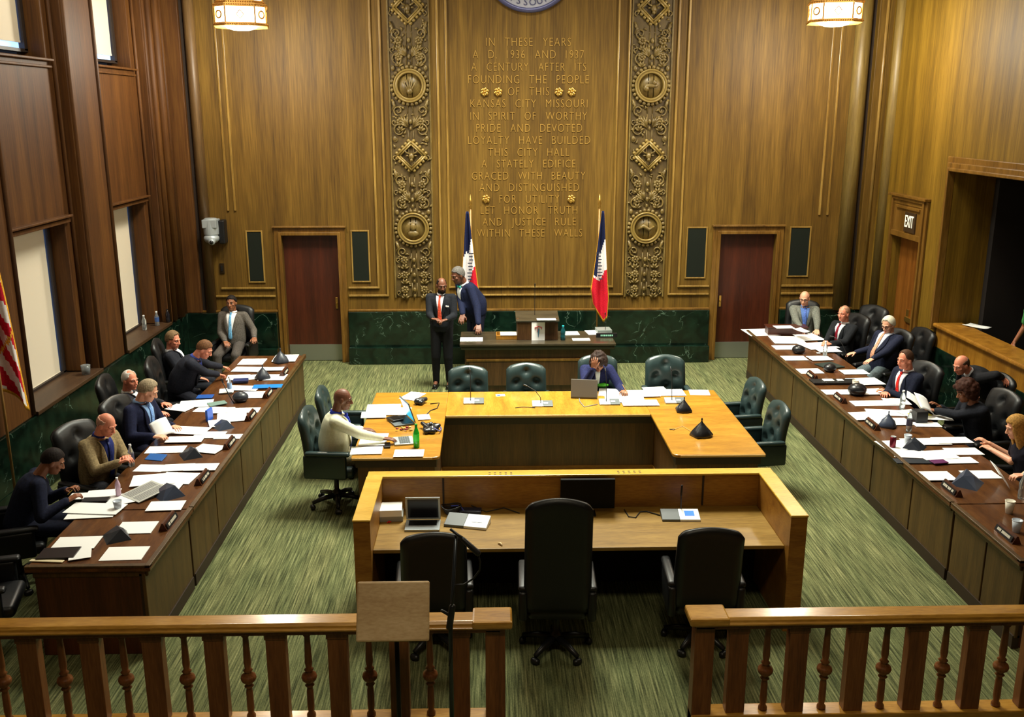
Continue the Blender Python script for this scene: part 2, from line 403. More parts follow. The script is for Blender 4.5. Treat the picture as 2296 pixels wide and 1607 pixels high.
# gallery
f = MB()
for w_, d, e_ in ((.2, .04, .008), (.12, .08, .004), (.05, .11, 0)):
    f.box(XR-d, XR-.001, G1+e_, G1+w_, GP-.1, GZ+w_); f.box(XR-d, XR-.001, -1, G1+e_, GZ+e_, GZ+w_)
struct('trim_%d' % n, f, FRAMEW, bevel=.01); n += 1
par = thing('gallery_parapet', 'wooden gallery parapet with a sloped cap along the right wall', 'parapet', (XR+.15, 10.4, 0))
obj('parapet_wall', MB().box(XR-.02, XR+.28, G0, G1, .92, GP-.06), wood('parapet_wood', (120, 76, 18), (146, 98, 28), (168, 118, 40), (8, 8, .5), .4), par)
obj('parapet_base', MB().box(XR-.02, XR+.28, G0, G1, 0, .92), MARB, par)
obj('parapet_cap', MB().box(XR-.09, XR+.36, G0, G1, GP-.06, GP), _m['parapet_wood'], par, bevel=.02)
b = MB().box(XR+.3, XR+3.5, G1, G1+.1, 0, ZC); struct('wall_gallery_end', b, WALLR)
b = MB().box(XR+.6, XR+3.6, G1-.12, G1, 0, ZC).box(XR+3.5, XR+3.6, -4, G1, 0, ZC); struct('wall_gallery_shade', b, mat('gallery_shade_paint', (24, 15, 10), .9))  # near-black colour stands in for the unlit gallery interior
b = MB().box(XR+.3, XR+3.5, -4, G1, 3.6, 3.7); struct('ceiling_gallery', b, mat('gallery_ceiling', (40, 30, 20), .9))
b = MB().box(XR+.28, XR+3.5, -4, G1, .35, .45); struct('floor_gallery', b, CARPET)
# ---------------------------------------------------------------- wall inscription, rosettes, seal
INS = mat('inscription_gold', (176, 136, 62), .45, .2)
ins = thing('wall_inscription', 'gilded carved inscription of seventeen lines on the back wall panel', 'inscription', (XC, YB-.005, 3.9))
LN = [('IN THESE YEARS', 1090, 1280, 95), ('A D. 1936 AND 1937', 1060, 1309, 123), ('A CENTURY AFTER ITS', 1057, 1314, 151), ('FOUNDING THE PEOPLE', 1050, 1320, 179),
      ('OF THIS', 1139, 1231, 206), ('KANSAS CITY MISSOURI', 1055, 1317, 233), ('IN SPIRIT OF WORTHY', 1055, 1316, 261), ('PRIDE AND DEVOTED', 1068, 1305, 288),
      ('LOYALTY HAVE BUILDED', 1050, 1323, 315), ('THIS CITY HALL', 1095, 1276, 342), ('A STATELY EDIFICE', 1080, 1290, 368), ('GRACED WITH BEAUTY', 1058, 1312, 395),
      ('AND DISTINGUISHED', 1075, 1298, 421), ('FOR UTILITY', 1120, 1254, 447), ('LET HONOR TRUTH', 1078, 1294, 472), ('AND JUSTICE RULE', 1082, 1291, 498), ('WITHIN THESE WALLS', 1070, 1305, 523)]
for s, xa, xb, y in LN:
    A = UY(xa, y, YB); B = UY(xb, y, YB)
    h = 1.28*.137
    ws = [text_obj('inscribed_word', wd, h*1.12, INS, ins, (0, YB-.006, (A.z+B.z)/2), BYF, .004, -.004, spacing=1.15) for wd in s.replace('A D.', 'A_D.').split()] if 0 else [text_obj('inscribed_word', wd, h*1.12, INS, ins, (0, YB-.006, (A.z+B.z)/2), BYF, .004, -.004, spacing=1.15) for wd in s.split()]
    wd_ = [(min(v.co.x for v in o.data.vertices), max(v.co.x for v in o.data.vertices)) for o in ws]
    gap = .17; T_ = B.x-A.x; k_ = (T_-gap*(len(ws)-1))/sum(q-p for p, q in wd_); X_ = A.x
    for o, (p, q) in zip(ws, wd_):
        for v in o.data.vertices: v.co.x = (v.co.x-p)*k_
        o.location.x = X_-ins.location.x; X_ += (q-p)*k_+gap
def rosette():
    t = thing('rosette', '', 'rosette', (0, YB-.01, 0), group='small gilt rosettes in the wall inscription')
    b = MB()
    for k in range(6):
        a = k*PI/3+.3; b.ell((.045*math.cos(a), -.012, .045*math.sin(a)), (.03, .014, .03), 8, 6)
    obj('petals', b, BRASS, t, smooth=True, world=False)
    obj('centre', MB().ell((0, -.025, 0), (.024, .014, .024), 10, 6), BRASS, t, smooth=True, world=False)
    return t
RS = [(1087, 206, 'gilt rosette left of the words OF THIS, the outer of two'), (1117, 206, 'gilt rosette touching the left of the words OF THIS'), (1253, 206, 'gilt rosette just right of the words OF THIS'),
      (1282, 206, 'gilt rosette right of the words OF THIS, the outer of two'), (1090, 446, 'gilt rosette left of the words FOR UTILITY'), (1281, 446, 'gilt rosette right of the words FOR UTILITY')]
r0 = rosette()
for i, (px, py, l) in enumerate(RS):
    q = UY(px, py, YB-.01)
    if i == 0: r0.location = q; r0['label'] = l
    else: dup(r0, q, 0, l)
SC = V((.715, YB, 6.66)); RY = Matrix.Translation(SC) @ Matrix.Rotation(PI/2, 4, 'X')
seal = thing('city_seal', 'round silver-grey seal plaque high on the back wall with MISSOURI along its lower rim', 'seal', SC)
obj('plaque', MB().lathe([(.7, .0), (.7, .03), (.0001, .03)], (0, 0, 0), 64, RY), mat('seal_silver', (176, 176, 190), .35, .3), seal)
obj('rim', MB().lathe([(.76, 0), (.77, .04), (.72, .06), (.69, .03), (.69, 0)], (0, 0, 0), 64, RY), mat('seal_rim', (84, 84, 120), .4, .4), seal, smooth=True)
obj('inner_ring', MB().lathe([(.52, .03), (.53, .045), (.5, .045), (.49, .03)], (0, 0, 0), 64, RY), mat('seal_rim', (0, 0, 0)), seal, smooth=True)
W = 'MISSOURI'
for i, ch in enumerate(W):
    a = -PI/2+(i-(len(W)-1)/2)*.19
    if ch == 'I': pass
    text_obj('seal_letter', ch, .15, _m['seal_rim'], seal, (SC.x+.61*math.cos(a), YB-.034, SC.z+.61*math.sin(a)), Euler((PI/2, 0, 0)).to_matrix().to_4x4().to_euler() if 0 else (PI/2, -(a+PI/2), 0), .004)

# ---------------------------------------------------------------- carved panels
def spiral(b, cx, cz, r0_, turns, a0, sgn, w=.016, y=YB-.03):
    pts = []; rr = []
    for i in range(22):
        t = i/21; a = a0+sgn*t*turns*2*PI; r = r0_*(1-.8*t)
        pts.append((cx+r*math.cos(a), y, cz+r*math.sin(a))); rr.append(w*(1-.4*t))
    b.tube(pts, rr, 6)
def leafs(b, cx, cz, s, ang, n=5, spread=1.3):
    for k in range(n):
        a = ang+spread*(k/(n-1)-.5); L = s*(1-.25*abs(k/(n-1)-.5)*2)
        p0 = V((cx, YB-.015, cz)); p1 = V((cx+L*.6*math.cos(a), YB-.045, cz+L*.6*math.sin(a))); p2 = V((cx+L*math.cos(a)+.01, YB-.02, cz+L*math.sin(a)))
        b.tube([p0, p1, p2], [.008, .022, .005], 6)
def flower(b, cx, cz, s):
    for k in range(7):
        a = k*2*PI/7; b.ell((cx+s*.6*math.cos(a), YB-.03, cz+s*.6*math.sin(a)), (s*.38, .02, s*.38), 7, 5)
    b.ell((cx, YB-.045, cz), (s*.3, .02, s*.3), 8, 5)
def medallion(root, cx, cz, kind):
    M = Matrix.Translation((cx, YB, cz)) @ Matrix.Rotation(PI/2, 4, 'X')
    b = MB().lathe([(.2, .02), (.2, .05), (.215, .075), (.235, .05), (.245, .05), (.26, .08), (.275, .05), (.275, .0)], (0, 0, 0), 40, M)
    med = obj('medallion', b, mat('medallion_wood', (138, 114, 58), .32, .1), root, smooth=True)
    med['label'] = 'round polished medallion ring'
    b = MB()
    for k in range(26):
        a = k*2*PI/26; b.ell((cx+.3*math.cos(a), YB-.03, cz+.3*math.sin(a)), (.034, .03, .034), 7, 5)
    obj('petal_ring', b, CARVE, med, smooth=True)
    b = MB().lathe([(.2, .01), (.2, .025), (.0001, .025)], (0, 0, 0), 30, M)
    if kind == 0:
        for a in (.9, 1.25, 1.57, 1.9, 2.25): b.tube([(cx, YB-.03, cz-.13), (cx+.16*math.cos(a), YB-.06, cz-.13+.24*math.sin(a))], [.02, .012], 6)
        b.ell((cx, YB-.05, cz-.09), (.05, .03, .05), 8, 6)
    elif kind == 1:
        b.ell((cx, YB-.05, cz+.03), (.055, .035, .07), 10, 8).ell((cx, YB-.04, cz-.09), (.1, .03, .06), 10, 6)
    elif kind == 2:
        b.ell((cx, YB-.045, cz), (.13, .03, .035), 10, 6).ell((cx+.06, YB-.05, cz+.05), (.04, .03, .05), 8, 6).ell((cx-.08, YB-.05, cz-.04), (.05, .03, .05), 8, 6)
    else:
        b.tube([(cx-.14, YB-.05, cz-.02), (cx-.05, YB-.06, cz+.04), (cx+.05, YB-.06, cz-.03), (cx+.14, YB-.05, cz+.03)], [.02, .04, .035, .015], 8)
    obj('emblem', b, CARVE, med, smooth=True)
def diamond(root, cx, cz):
    b = MB(); s = .24
    pts = [(0, s), (s, 0), (0, -s), (-s, 0)]
    for i in range(4):
        p, q = pts[i], pts[(i+1) % 4]
        for k_, w_ in ((1, .022), (.8, .014)):
            b.tube([(cx+p[0]*k_, YB-.05, cz+p[1]*k_), (cx+q[0]*k_, YB-.05, cz+q[1]*k_)], w_, 6)
        for t in (.15, .32, .5, .68, .85):
            x = p[0]+(q[0]-p[0])*t; z = p[1]+(q[1]-p[1])*t
            b.ell((cx+x*1.2, YB-.03, cz+z*1.2), (.032, .03, .032), 6, 5)
    d = obj('diamond_frame', b, mat('medallion_wood', (0, 0, 0)), root, smooth=True)
    b = MB().ell((cx, YB-.05, cz-.01), (.045, .04, .06), 10, 8).ell((cx, YB-.06, cz-.07), (.03, .035, .035), 8, 6)
    for s_ in (-1, 1):
        b.tube([(cx+s_*.03, YB-.05, cz+.03), (cx+s_*.09, YB-.05, cz+.06), (cx+s_*.11, YB-.06, cz+.1)], [.018, .014, .006], 6)
        b.ell((cx+s_*.07, YB-.04, cz), (.03, .02, .016), 6, 5)
    obj('animal_head', b, CARVE, d, smooth=True)
for i, cx in enumerate((-1.27, 2.76)):
    t = thing('carved_panel', 'tall carved wooden strip of scrolls, leaves and medallions %s of the wall inscription' % ('left', 'right')[i], 'wood carving', (cx, YB, 1.2), group='carved strips beside the inscription')
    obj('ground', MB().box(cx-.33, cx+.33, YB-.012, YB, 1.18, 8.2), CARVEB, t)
    f = MB()
    for s in (-1, 1): f.box(cx+s*.335-.012, cx+s*.335+.012, YB-.03, YB, 1.16, 8.2)
    obj('edge_bead', f, CARVE, t)
    for kz, zc in enumerate((4.74, 2.37, 7.1)): medallion(t, cx, zc, (kz+2*i) % 4)
    for zc in (3.6, 5.97): diamond(t, cx, zc)
    f = MB()
    for zc in (4.74, 2.37, 7.1, 3.6, 5.97):
        for s in (-1, 1):
            spiral(f, cx+s*.19, zc+.42, .1, 1.4, PI/2, -s); spiral(f, cx+s*.2, zc-.4, .085, 1.3, -PI/2, s)
            leafs(f, cx+s*.04, zc+.46, .24, PI/2-s*.6, 5, .9)
            f.ell((cx+s*.27, YB-.03, zc+.28), (.035, .025, .05), 7, 5).ell((cx+s*.28, YB-.03, zc-.28), (.03, .025, .045), 7, 5)
            f.tube([(cx+s*.3, YB-.03, zc-.22), (cx+s*.26, YB-.04, zc-.32), (cx+s*.3, YB-.03, zc-.4)], [.02, .024, .012], 6)
    z = 1.3
    while z < 8:
        near = min(abs(z-q) for q in (4.74, 2.37, 7.1, 3.6, 5.97))
        if near > .43:
            flower(f, cx-.17, z, .075); flower(f, cx+.17, z, .075)
            leafs(f, cx-.17, z-.16, .12, PI/2, 4, 1.9); leafs(f, cx+.17, z-.16, .12, PI/2, 4, 1.9)
            f.ell((cx, YB-.035, z), (.03, .025, .045), 7, 5).ell((cx, YB-.03, z-.11), (.02, .02, .035), 7, 5)
        f.box(cx-.05, cx-.038, YB-.025, YB-.01, z-.12, z+.12).box(cx+.038, cx+.05, YB-.025, YB-.01, z-.12, z+.12)
        z += .26
    for k in range(260):
        zz = 1.22+6.9*k/260; r_ = random.Random(k*3+i); xx = r_.choice((-1, 1))*r_.uniform(.06, .29)
        if min(abs(zz-q) for q in (4.74, 2.37, 7.1)) < .36 or min(abs(zz-q) for q in (3.6, 5.97)) < .3 and abs(xx) < .22: continue
        a = r_.uniform(.3, 2.8); L = r_.uniform(.05, .09)
        f.tube([(cx+xx, YB-.01, zz), (cx+xx+L*.5*math.cos(a), YB-.03, zz+L*.5*math.sin(a)), (cx+xx+L*math.cos(a+.4), YB-.014, zz+L*math.sin(a+.4))], [.008, .02, .004], 5)
    for k in range(24):
        zz = 1.25+.29*k
        for s in (-1, 1):
            if min(abs(zz-q) for q in (4.74, 2.37, 7.1)) < .34: continue
            spiral(f, cx+s*.27, zz, .045, 1.1, PI/2*(k % 2*2-1), s, .012)
    obj('foliage', f, CARVE, t, smooth=True)

# ---------------------------------------------------------------- speaker grilles, camera, switch
GR = mat('grille_cloth', (30, 34, 28), .9, spec=.1)
for (x0, x1, z0, z1, l) in ((-4.13, -3.89, 1.46, 2.32, 'tall dark speaker grille on the wall left of the left door'), (-2.33, -2.06, 1.46, 2.32, 'tall dark speaker grille just right of the left door'),
                            (3.5, 3.82, 1.5, 2.36, 'tall dark speaker grille just left of the right door'), (5.31, 5.64, 1.52, 2.36, 'tall dark speaker grille on the wall right of the right door')):
    t = thing('speaker_grille', l, 'speaker grille', ((x0+x1)/2, YB, z0), group='dark speaker grilles beside the doors')
    obj('grille', MB().box(x0, x1, YB-.012, YB, z0, z1), GR, t)
    f = MB(); w_ = .025
    f.box(x0-w_, x0, YB-.02, YB, z0-w_, z1+w_).box(x1, x1+w_, YB-.02, YB, z0-w_, z1+w_).box(x0, x1, YB-.02, YB, z0-w_, z0).box(x0, x1, YB-.02, YB, z1, z1+w_)
    obj('grille_frame', f, TRIMW, t, bevel=.004)
t = thing('wall_camera', 'silver pan-tilt video camera on a black bracket above the seated man in the corner', 'camera', (-4.62, YB, 2.3))
obj('bracket', MB().box(-4.56, -4.46, YB-.2, YB, 2.14, 2.54), BLKP, t, bevel=.02)
obj('camera_head', MB().box(-4.8, -4.56, YB-.32, YB-.06, 2.42, 2.56).lathe([(.125, 2.3), (.13, 2.4), (.12, 2.56), (.09, 2.58)], (-4.68, YB-.2, 0), 24), SILV, t, bevel=.01)
lb = obj('camera_body', MB().ell((-4.68, YB-.22, 2.24), (.13, .13, .09), 20, 12).cap((-4.68, YB-.25, 2.22), (-4.64, YB-.36, 2.2), .075, .06, 18), SILV, t, smooth=True)
obj('lens', MB().cap((-4.64, YB-.36, 2.2), (-4.635, YB-.4, 2.195), .045, .035, 16), BLKP, lb, smooth=True)
t = thing('wall_switch', 'small dark wall switch below the video camera', 'wall switch', (-4.59, YB, 1.69))
obj('plate', MB().box(-4.64, -4.56, YB-.02, YB, 1.6, 1.78), mat('bronze', (58, 44, 26), .4, .6), t, bevel=.004)
obj('dial', MB().box(-4.615, -4.585, YB-.035, YB-.02, 1.64, 1.74), BLKP, t, bevel=.004)

# ---------------------------------------------------------------- hanging lanterns
def octa(a, w=.42):      # octagon with wide faces and narrow corners
    s = a*w
    return [(a, -a+s), (a, a-s), (a-s, a), (-a+s, a), (-a, a-s), (-a, -a+s), (-a+s, -a), (a-s, -a)]
def lantern(loc, rz, label):
    t = thing('hanging_lantern', label, 'lantern', loc, rz, 'hanging glass lanterns')
    for z0, z1, a in ((.06, .27, .34), (.36, .62, .3), (.7, .9, .24)):
        obj('glass_shade', MB().prism(octa(a), z0, z1), GLASS, t, world=False)
        f = MB()
        for z in (z0-.045, z1):
            f.prism(octa(a+.025), z, z+.045)
            P = octa(a+.03)
            for i in range(8):
                p, q = V(P[i]).to_3d(), V(P[(i+1) % 8]).to_3d(); nn = max(2, int((q-p).length/.03))
                for j in range(nn): c = p.lerp(q, (j+.5)/nn); f.ell((c.x, c.y, z+.022), .012, 5, 4)
        P = octa(a+.008)
        for i in range(8):
            f.tube([(P[i][0], P[i][1], z0), (P[i][0], P[i][1], z1)], .012, 6)
        m_ = obj('gilt_frame', f, mat('lamp_gilt', (206, 150, 66), .35, .5), t, world=False)
        g = MB(); zc = (z0+z1)/2
        for i in range(0, 8):
            p, q = V(P[i]).to_3d(), V(P[(i+1) % 8]).to_3d(); c = (p+q)/2; d = (q-p).normalized(); nrm = V((c.x, c.y, 0)).normalized()
            if i % 2 == 0:
                for (u0, v0, u1, v1) in ((-.05, 0, 0, .06), (0, .06, .05, 0), (.05, 0, 0, -.06), (0, -.06, -.05, 0)):
                    g.tube([c+nrm*.012+d*u0+V((0, 0, zc+v0)), c+nrm*.012+d*u1+V((0, 0, zc+v1))], .006, 5)
            else:
                pts = [c+nrm*.02+d*(.05*math.cos(k*PI/6))+V((0, 0, zc+.05*math.sin(k*PI/6))) for k in range(13)]
                g.tube(pts, .012, 6)
        obj('ornament', g, mat('lamp_gilt', (0, 0, 0)), m_, world=False)
    obj('bottom_bowl', MB().lathe([(.0001, -.03), (.12, -.022), (.2, 0), (.235, .03), (.235, .05)], (0, 0, 0), 28), GLASS, t, smooth=True, world=False)
    obj('hanging_rod', MB().tube([(0, 0, .9), (0, 0, ZC-loc[2])], .02, 8), mat('lamp_gilt', (0, 0, 0)), t, world=False)
    obj('crown', MB().lathe([(.24, .9), (.16, .98), (.05, 1.04), (.03, 1.1)], (0, 0, 0), 16), mat('lamp_gilt', (0, 0, 0)), t, smooth=True, world=False)
    return t
lantern((-3.5, 14.6, 5.48), math.radians(12), 'lit glass lantern with gilt rims hanging near the top left')
lantern((5.07, 14.6, 5.55), math.radians(-12), 'lit glass lantern with gilt rims hanging near the top right')

# ---------------------------------------------------------------- flags
RED = cloth('flag_red', (196, 24, 44), .75, .08); WHT = cloth('flag_white', (232, 226, 226), .75, .04); BLU = cloth('flag_blue', (18, 24, 58), .75, .1)
FRG = cloth('flag_fringe_gold', (216, 158, 44), .6, .12)
def flagpole(t, x, y, h):
    pl = obj('pole', MB().tube([(x, y, .06), (x, y, h)], .014, 10), mat('pole_oak', (150, 112, 58), .4), t, smooth=True)
    obj('base', MB().lathe([(.16, 0), (.16, .02), (.1, .05), (.03, .09), (.02, .16)], (x, y, 0), 24), BRASS, t, smooth=True)
    obj('finial', MB().lathe([(.014, h), (.03, h+.02), (.014, h+.04), (.03, h+.07), (.018, h+.13), (.001, h+.24)], (x, y, 0), 10), BRASS, t, smooth=True)
def city_flag(px, side, label, mirror):
    Q = UY(px, 470, 16.1); x, y = Q.x, 16.1
    t = thing('city_flag', label, 'flag', (x, y, 0), group='draped blue, white and red flags')
    flagpole(t, x, y, 2.76)
    top, bot = 2.72, .82
    def fn(u, v):       # v downwards, u across; narrow at the top, folds
        w = .05+.26*min(1, v*1.25)*(1-.25*max(0, v-.8)/.2)
        xx = x+side*(-.06+.0*v)+side*(w*(u-.35)-.02*v)
        ph = u*9+v*1.2
        z = top-(top-bot)*v*(1-.22*abs(u-.25)*v)
        return (xx-.05*v*side*0, y-.06-.045*math.sin(ph)*min(1, v*2+.2), z)
    b = MB(); nu, nv = 24, 40
    b.grid(fn, nu, nv)
    b.mi = []
    for j in range(nv):
        for i in range(nu):
            u, v = i/nu, j/nv
            s = v+.16*(u-.5)*(-1 if mirror else 1)+.03*math.sin(u*9)
            e = i == 0 or i == nu-1 or j == nv-1
            b.mi.append(3 if e else (0 if s < .33 else (1 if s < .6 else 2)))
    if mirror:
        for j in range(nv):
            for i in range(nu-6, nu-1):
                if j/nv < .62: b.mi[j*nu+i] = 0
    obj('flag_cloth', b, [BLU, WHT, RED, FRG], t, smooth=True, solid=.006)
    g = MB()
    for k in range(9):
        zc = 2.02-k*.055; xx = x+side*.005-side*.004*k
        g.box(xx-.045+.01*(k % 3), xx+.04-.012*(k % 2), y-.125, y-.12, zc, zc+.018)
    obj('emblem_marks', g, mat('flag_mark', (30, 34, 60), .7), t)
    return t
city_flag(1055, 1, 'draped flag behind the leaning man in the navy suit', False)
city_flag(1344, -1, 'draped flag hanging free right of the lectern', True)
fx, fy = -5.02, 9.63
t = thing('striped_flag', 'red and white striped flag with gold fringe at the left edge', 'flag', (fx, fy, 0))
flagpole(t, fx, fy, 3.05)
def fn(u, v):
    z = 3.0-1.62*v*(1-.18*(1-u))-.2*u*u*v
    w = .26+.36*v
    return (fx-.1+w*(u-.55)*.6+.03*math.sin(u*14+v*3), fy+.1+w*(u-.3)*.9+.07*math.sin(u*11+1), z)
b = MB(); nu, nv = 30, 44; b.grid(fn, nu, nv); b.mi = []
for j in range(nv):
    for i in range(nu):
        u, v = i/nu, j/nv
        s = (v*1.0-u*.5)*7.5
        b.mi.append(2 if (i == nu-1 or j == nv-1 or abs((v-.55)-(.85-u)*.55) < .014) else int(math.floor(s)) % 2)
obj('flag_cloth', b, [cloth('stripe_red', (190, 20, 44), .75, .08), WHT, FRG], t, smooth=True, solid=.006)
# ---------------------------------------------------------------- council desks along both sides
DH = .79
def side_desk(xf, xb, y0, y1, seams, sgn, name, label):
    # xf = face towards the aisle, xb = sitters' edge, sgn = +1 when the aisle is at +X
    t = thing('council_desk', label, 'desk', ((xf+xb)/2, (y0+y1)/2, 0), group='long council desks')
    a, c = sorted((xf, xb))
    obj('desk_top', MB().box(a, c, y0, y1, DH-.035, DH), DESKT, t, bevel=.008)
    e = MB(); q = xf
    e.box(*sorted((q-sgn*.045, q)), y0, y1, DH, DH+.022)
    if y0 < 7.5: e.box(a, c, y0, y0+.05, DH, DH+.02)
    obj('raised_edge', e, DESKF, t, bevel=.005)
    obj('under_moulding', MB().box(*sorted((xf-sgn*.03, xf-sgn*.1)), y0+.03, y1-.03, DH-.09, DH-.035).box(a+.05, c-.05, y0+.02, y0+.06, DH-.09, DH-.035), DESKF, t, bevel=.01)
    ys = [y0]+[s for s in seams if y0 < s < y1]+[y1]
    for p, q in zip(ys[:-1], ys[1:]):
        obj('front_panel', MB().box(*sorted((xf-sgn*.05, xf-sgn*.08)), p+.012, q-.012, .1, DH-.06), DESKF, t, bevel=.006)
    obj('base_rail', MB().box(*sorted((xf-sgn*.04, xf-sgn*.1)), y0+.02, y1-.02, 0, .12).box(*sorted((xf-sgn*.08, xf-sgn*.1)), y0+.02, y1-.02, .1, DH-.06), mat('desk_shadow_gap', (44, 28, 12), .6), t)
    EP = wood('end_panel_wood', (54, 24, 10), (74, 36, 16), (92, 48, 22), (8, 8, .5), .4)
    for ya in (y0+.03, y1-.06): obj('end_panel', MB().box(a+.06, c-.06, ya, ya+.03, 0, DH-.06), EP, t, bevel=.006)
    return t
side_desk(-2.72, -3.72, 7.1, 8.27, [], 1, '', 'near section of the left council desk, closest to the rail')
side_desk(-2.72, -3.72, 8.285, 14.0, [9.17, 10.2, 11.19, 12.2, 13.05], 1, '', 'long far section of the left council desk, covered in papers')
side_desk(4.3, 5.25, 7.0, 8.2, [7.6], -1, '', 'near section of the right council desk with two plastic cups')
side_desk(4.3, 5.25, 8.215, 15.45, [9.1, 10.12, 11.04, 12.0, 13.05, 14.1, 14.8], -1, '', 'long far section of the right council desk, covered in papers')

# ---------------------------------------------------------------- U-shaped table
t = thing('staff_table', 'honey-coloured U-shaped staff table in the middle of the room', 'table', (.76, 10.9, 0))
X0, X1, Y0, Y1, I0, I1, IY = -1.47, 3.0, 9.69, 12.15, -.52, 1.99, 11.13
def arc(cx, cy, r, a0, a1, n=5): return [(cx+r*math.cos(a0+(a1-a0)*i/n), cy+r*math.sin(a0+(a1-a0)*i/n)) for i in range(n+1)]
r = .07
armL = [(X0, Y0), ]+arc(I0-r, Y0+r, r, -PI/2, 0)+[(I0, IY), (I0, Y1), (X0, Y1)]
armR = arc(I1+r, Y0+r, r, PI, 1.5*PI)+[(X1, Y0), (X1, Y1), (I1, Y1), (I1, IY)]
obj('left_top', MB().prism(armL, .715, .75), TABT, t, bevel=.01)
obj('right_top', MB().prism(armR, .715, .75), TABT, t, bevel=.01)
obj('far_top', MB().prism([(I0, IY), (I1, IY), (I1, Y1), (I0, Y1)], .715, .75), TABTY, t, bevel=.006)
for q_ in ((X0+.01, I0-.08, Y0-.005, Y0+.004), (I1+.08, X1-.01, Y0-.005, Y0+.004), (I0+.01, I1-.01, IY-.005, IY+.004)): obj('painted_highlight', MB().box(*q_, .724, .744), mat('edge_highlight_paint', (226, 192, 128), .35), t)  # lighter strips paint the highlight along the table edges
f = MB()
f.box(X0+.06, I0-.06, Y0+.07, Y0+.1, .06, .7).box(I1+.06, X1-.06, Y0+.07, Y0+.1, .06, .7)
f.box(I0-.09, I0-.06, Y0+.08, IY+.08, .06, .7).box(I1+.06, I1+.09, Y0+.08, IY+.08, .06, .7)
f.box(I0-.06, I1+.06, IY+.06, IY+.09, .06, .7)
obj('modesty_panel', f, TABF, t, bevel=.006)
obj('apron', MB().box(X0+.04, I0-.04, Y0+.05, Y0+.08, .62, .715).box(I1+.04, X1-.04, Y0+.05, Y0+.08, .62, .715).box(I0-.05, I1+.05, IY+.04, IY+.07, .62, .715).box(I0-.071, I0-.041, Y0+.08, IY+.039, .622, .715).box(I1+.041, I1+.071, Y0+.08, IY+.039, .622, .715), mat('apron_dark', (48, 34, 26), .5), t)
obj('plinth', MB().box(I0-.12, I1+.12, IY+.05, IY+.14, 0, .07).box(X0+.05, I0-.05, Y0+.06, Y0+.12, 0, .07).box(I1+.05, X1-.05, Y0+.06, Y0+.12, 0, .07).box(I0-.1, I0-.05, Y0+.06, IY+.08, 0, .07).box(I1+.05, I1+.1, Y0+.06, IY+.08, 0, .07), CLERK, t)

# ---------------------------------------------------------------- clerk desk (open side towards the rail)
t = thing('clerk_desk', 'honey-wood clerk desk with high screen walls behind the railing', 'desk', (.76, 7.8, 0))
A0, A1, B0, B1 = -1.12, 2.66, 7.34, 8.42
TH = 1.06
obj('back_wall', MB().box(A0+.02, A1-.02, B1-.1, B1, 0, TH), CLERK, t, bevel=.004)
f = MB().box(A0, A1, B1-.12, B1+.02, TH, TH+.02)
obj('back_cap', f, CLERKT, t, bevel=.006)
for (p, q) in ((A0, A0+.14), (A1-.14, A1)):
    obj('side_wall', MB().box(p, q, B0, B1-.1, 0, TH), CLERK, t, bevel=.004)
    obj('side_cap', MB().box(p-.005, q+.005, B0-.01, B1-.11, TH, TH+.02), CLERKT, t, bevel=.006)
s = MB()
for x in (-.42, 2.0): s.box(x-.008, x+.008, B1-.112, B1-.1, .76, TH)
obj('seam', s, mat('seam_dark', (40, 24, 10), .7), t)
g = MB()
for x0 in (.0, 1.2):
    for k in range(5):
        for d in (-.02, .02): g.box(x0+.05*k, x0+.05*k+.02, B1-.07+d, B1-.055+d, TH+.0195, TH+.021)
obj('vent_slots', g, mat('seam_dark', (0, 0, 0)), t)
obj('work_top', MB().box(A0+.14, A1-.14, 7.46, B1-.1, .715, .75), wood('clerk_worktop', (116, 86, 28), (142, 108, 42), (162, 128, 58), (1.2, 9, 9), .42), t, bevel=.006)
obj('knee_shade_panel', MB().box(A0+.14, A1-.14, B1-.14, B1-.1, 0, .7), mat('knee_space_shade', (16, 12, 10), .9), t)  # near-black sheet paints the shade beneath the worktop

# ---------------------------------------------------------------- mayor's desk at the back
t = thing('presiding_desk', 'dark wooden presiding desk with a marble-edged top below the inscription', 'desk', (.78, 15.15, 0))
P0, P1, Q0, Q1 = -.44, 2.02, 14.6, 15.5
obj('desk_top', MB().box(P0, P1, Q0, Q1, .76, .8), wood('presiding_top', (40, 34, 24), (56, 48, 34), (70, 62, 46), (1.5, 8, 8), .3, .3), t, bevel=.01)
obj('edge_band', MB().box(P0+.02, P1-.02, Q0+.02, Q1-.02, .7, .76), mat('edge_band_dark', (46, 44, 34), .4), t, bevel=.015)
DW = wood('presiding_front', (50, 30, 14), (72, 46, 22), (90, 60, 32), (8, 8, .5), .4)
obj('desk_body', MB().box(P0+.08, P1-.08, Q0+.1, Q1-.3, 0, .7), DW, t)
obj('front_panel', MB().box(P0+.14, P1-.14, Q0+.07, Q0+.1, .1, .5), DW, t, bevel=.008)
obj('panel_rail', MB().box(P0+.1, P1-.1, Q0+.06, Q0+.1, .5, .54), _m['frame_wood'], t, bevel=.008)
lt = thing('lectern_box', 'dark wooden lectern box on the presiding desk with a white sheet hung on it', 'lectern', (.79, 14.98, .8))
obj('box_front', MB().box(.47, 1.12, 14.86, 14.9, .8, 1.1), DW, lt, bevel=.005)
obj('box_side', MB().box(.47, .5, 14.9, 15.3, .8, 1.14).box(1.09, 1.12, 14.9, 15.3, .8, 1.14), DW, lt, bevel=.005)
obj('slanted_top', MB().box(.45, 1.14, -.02, .45, 0, .025, Matrix.Translation((0, 14.86, 1.1)) @ Matrix.Rotation(math.radians(8), 4, 'X')), _m['presiding_top'], lt, bevel=.005)
sg = thing('hanging_sheet', 'white sheet with a small red and blue emblem hung on the lectern box front', 'sign', (.8, 14.85, .8))
obj('sheet', MB().box(.70, .91, 14.845, 14.858, .76, 1.09), PAPER, sg)
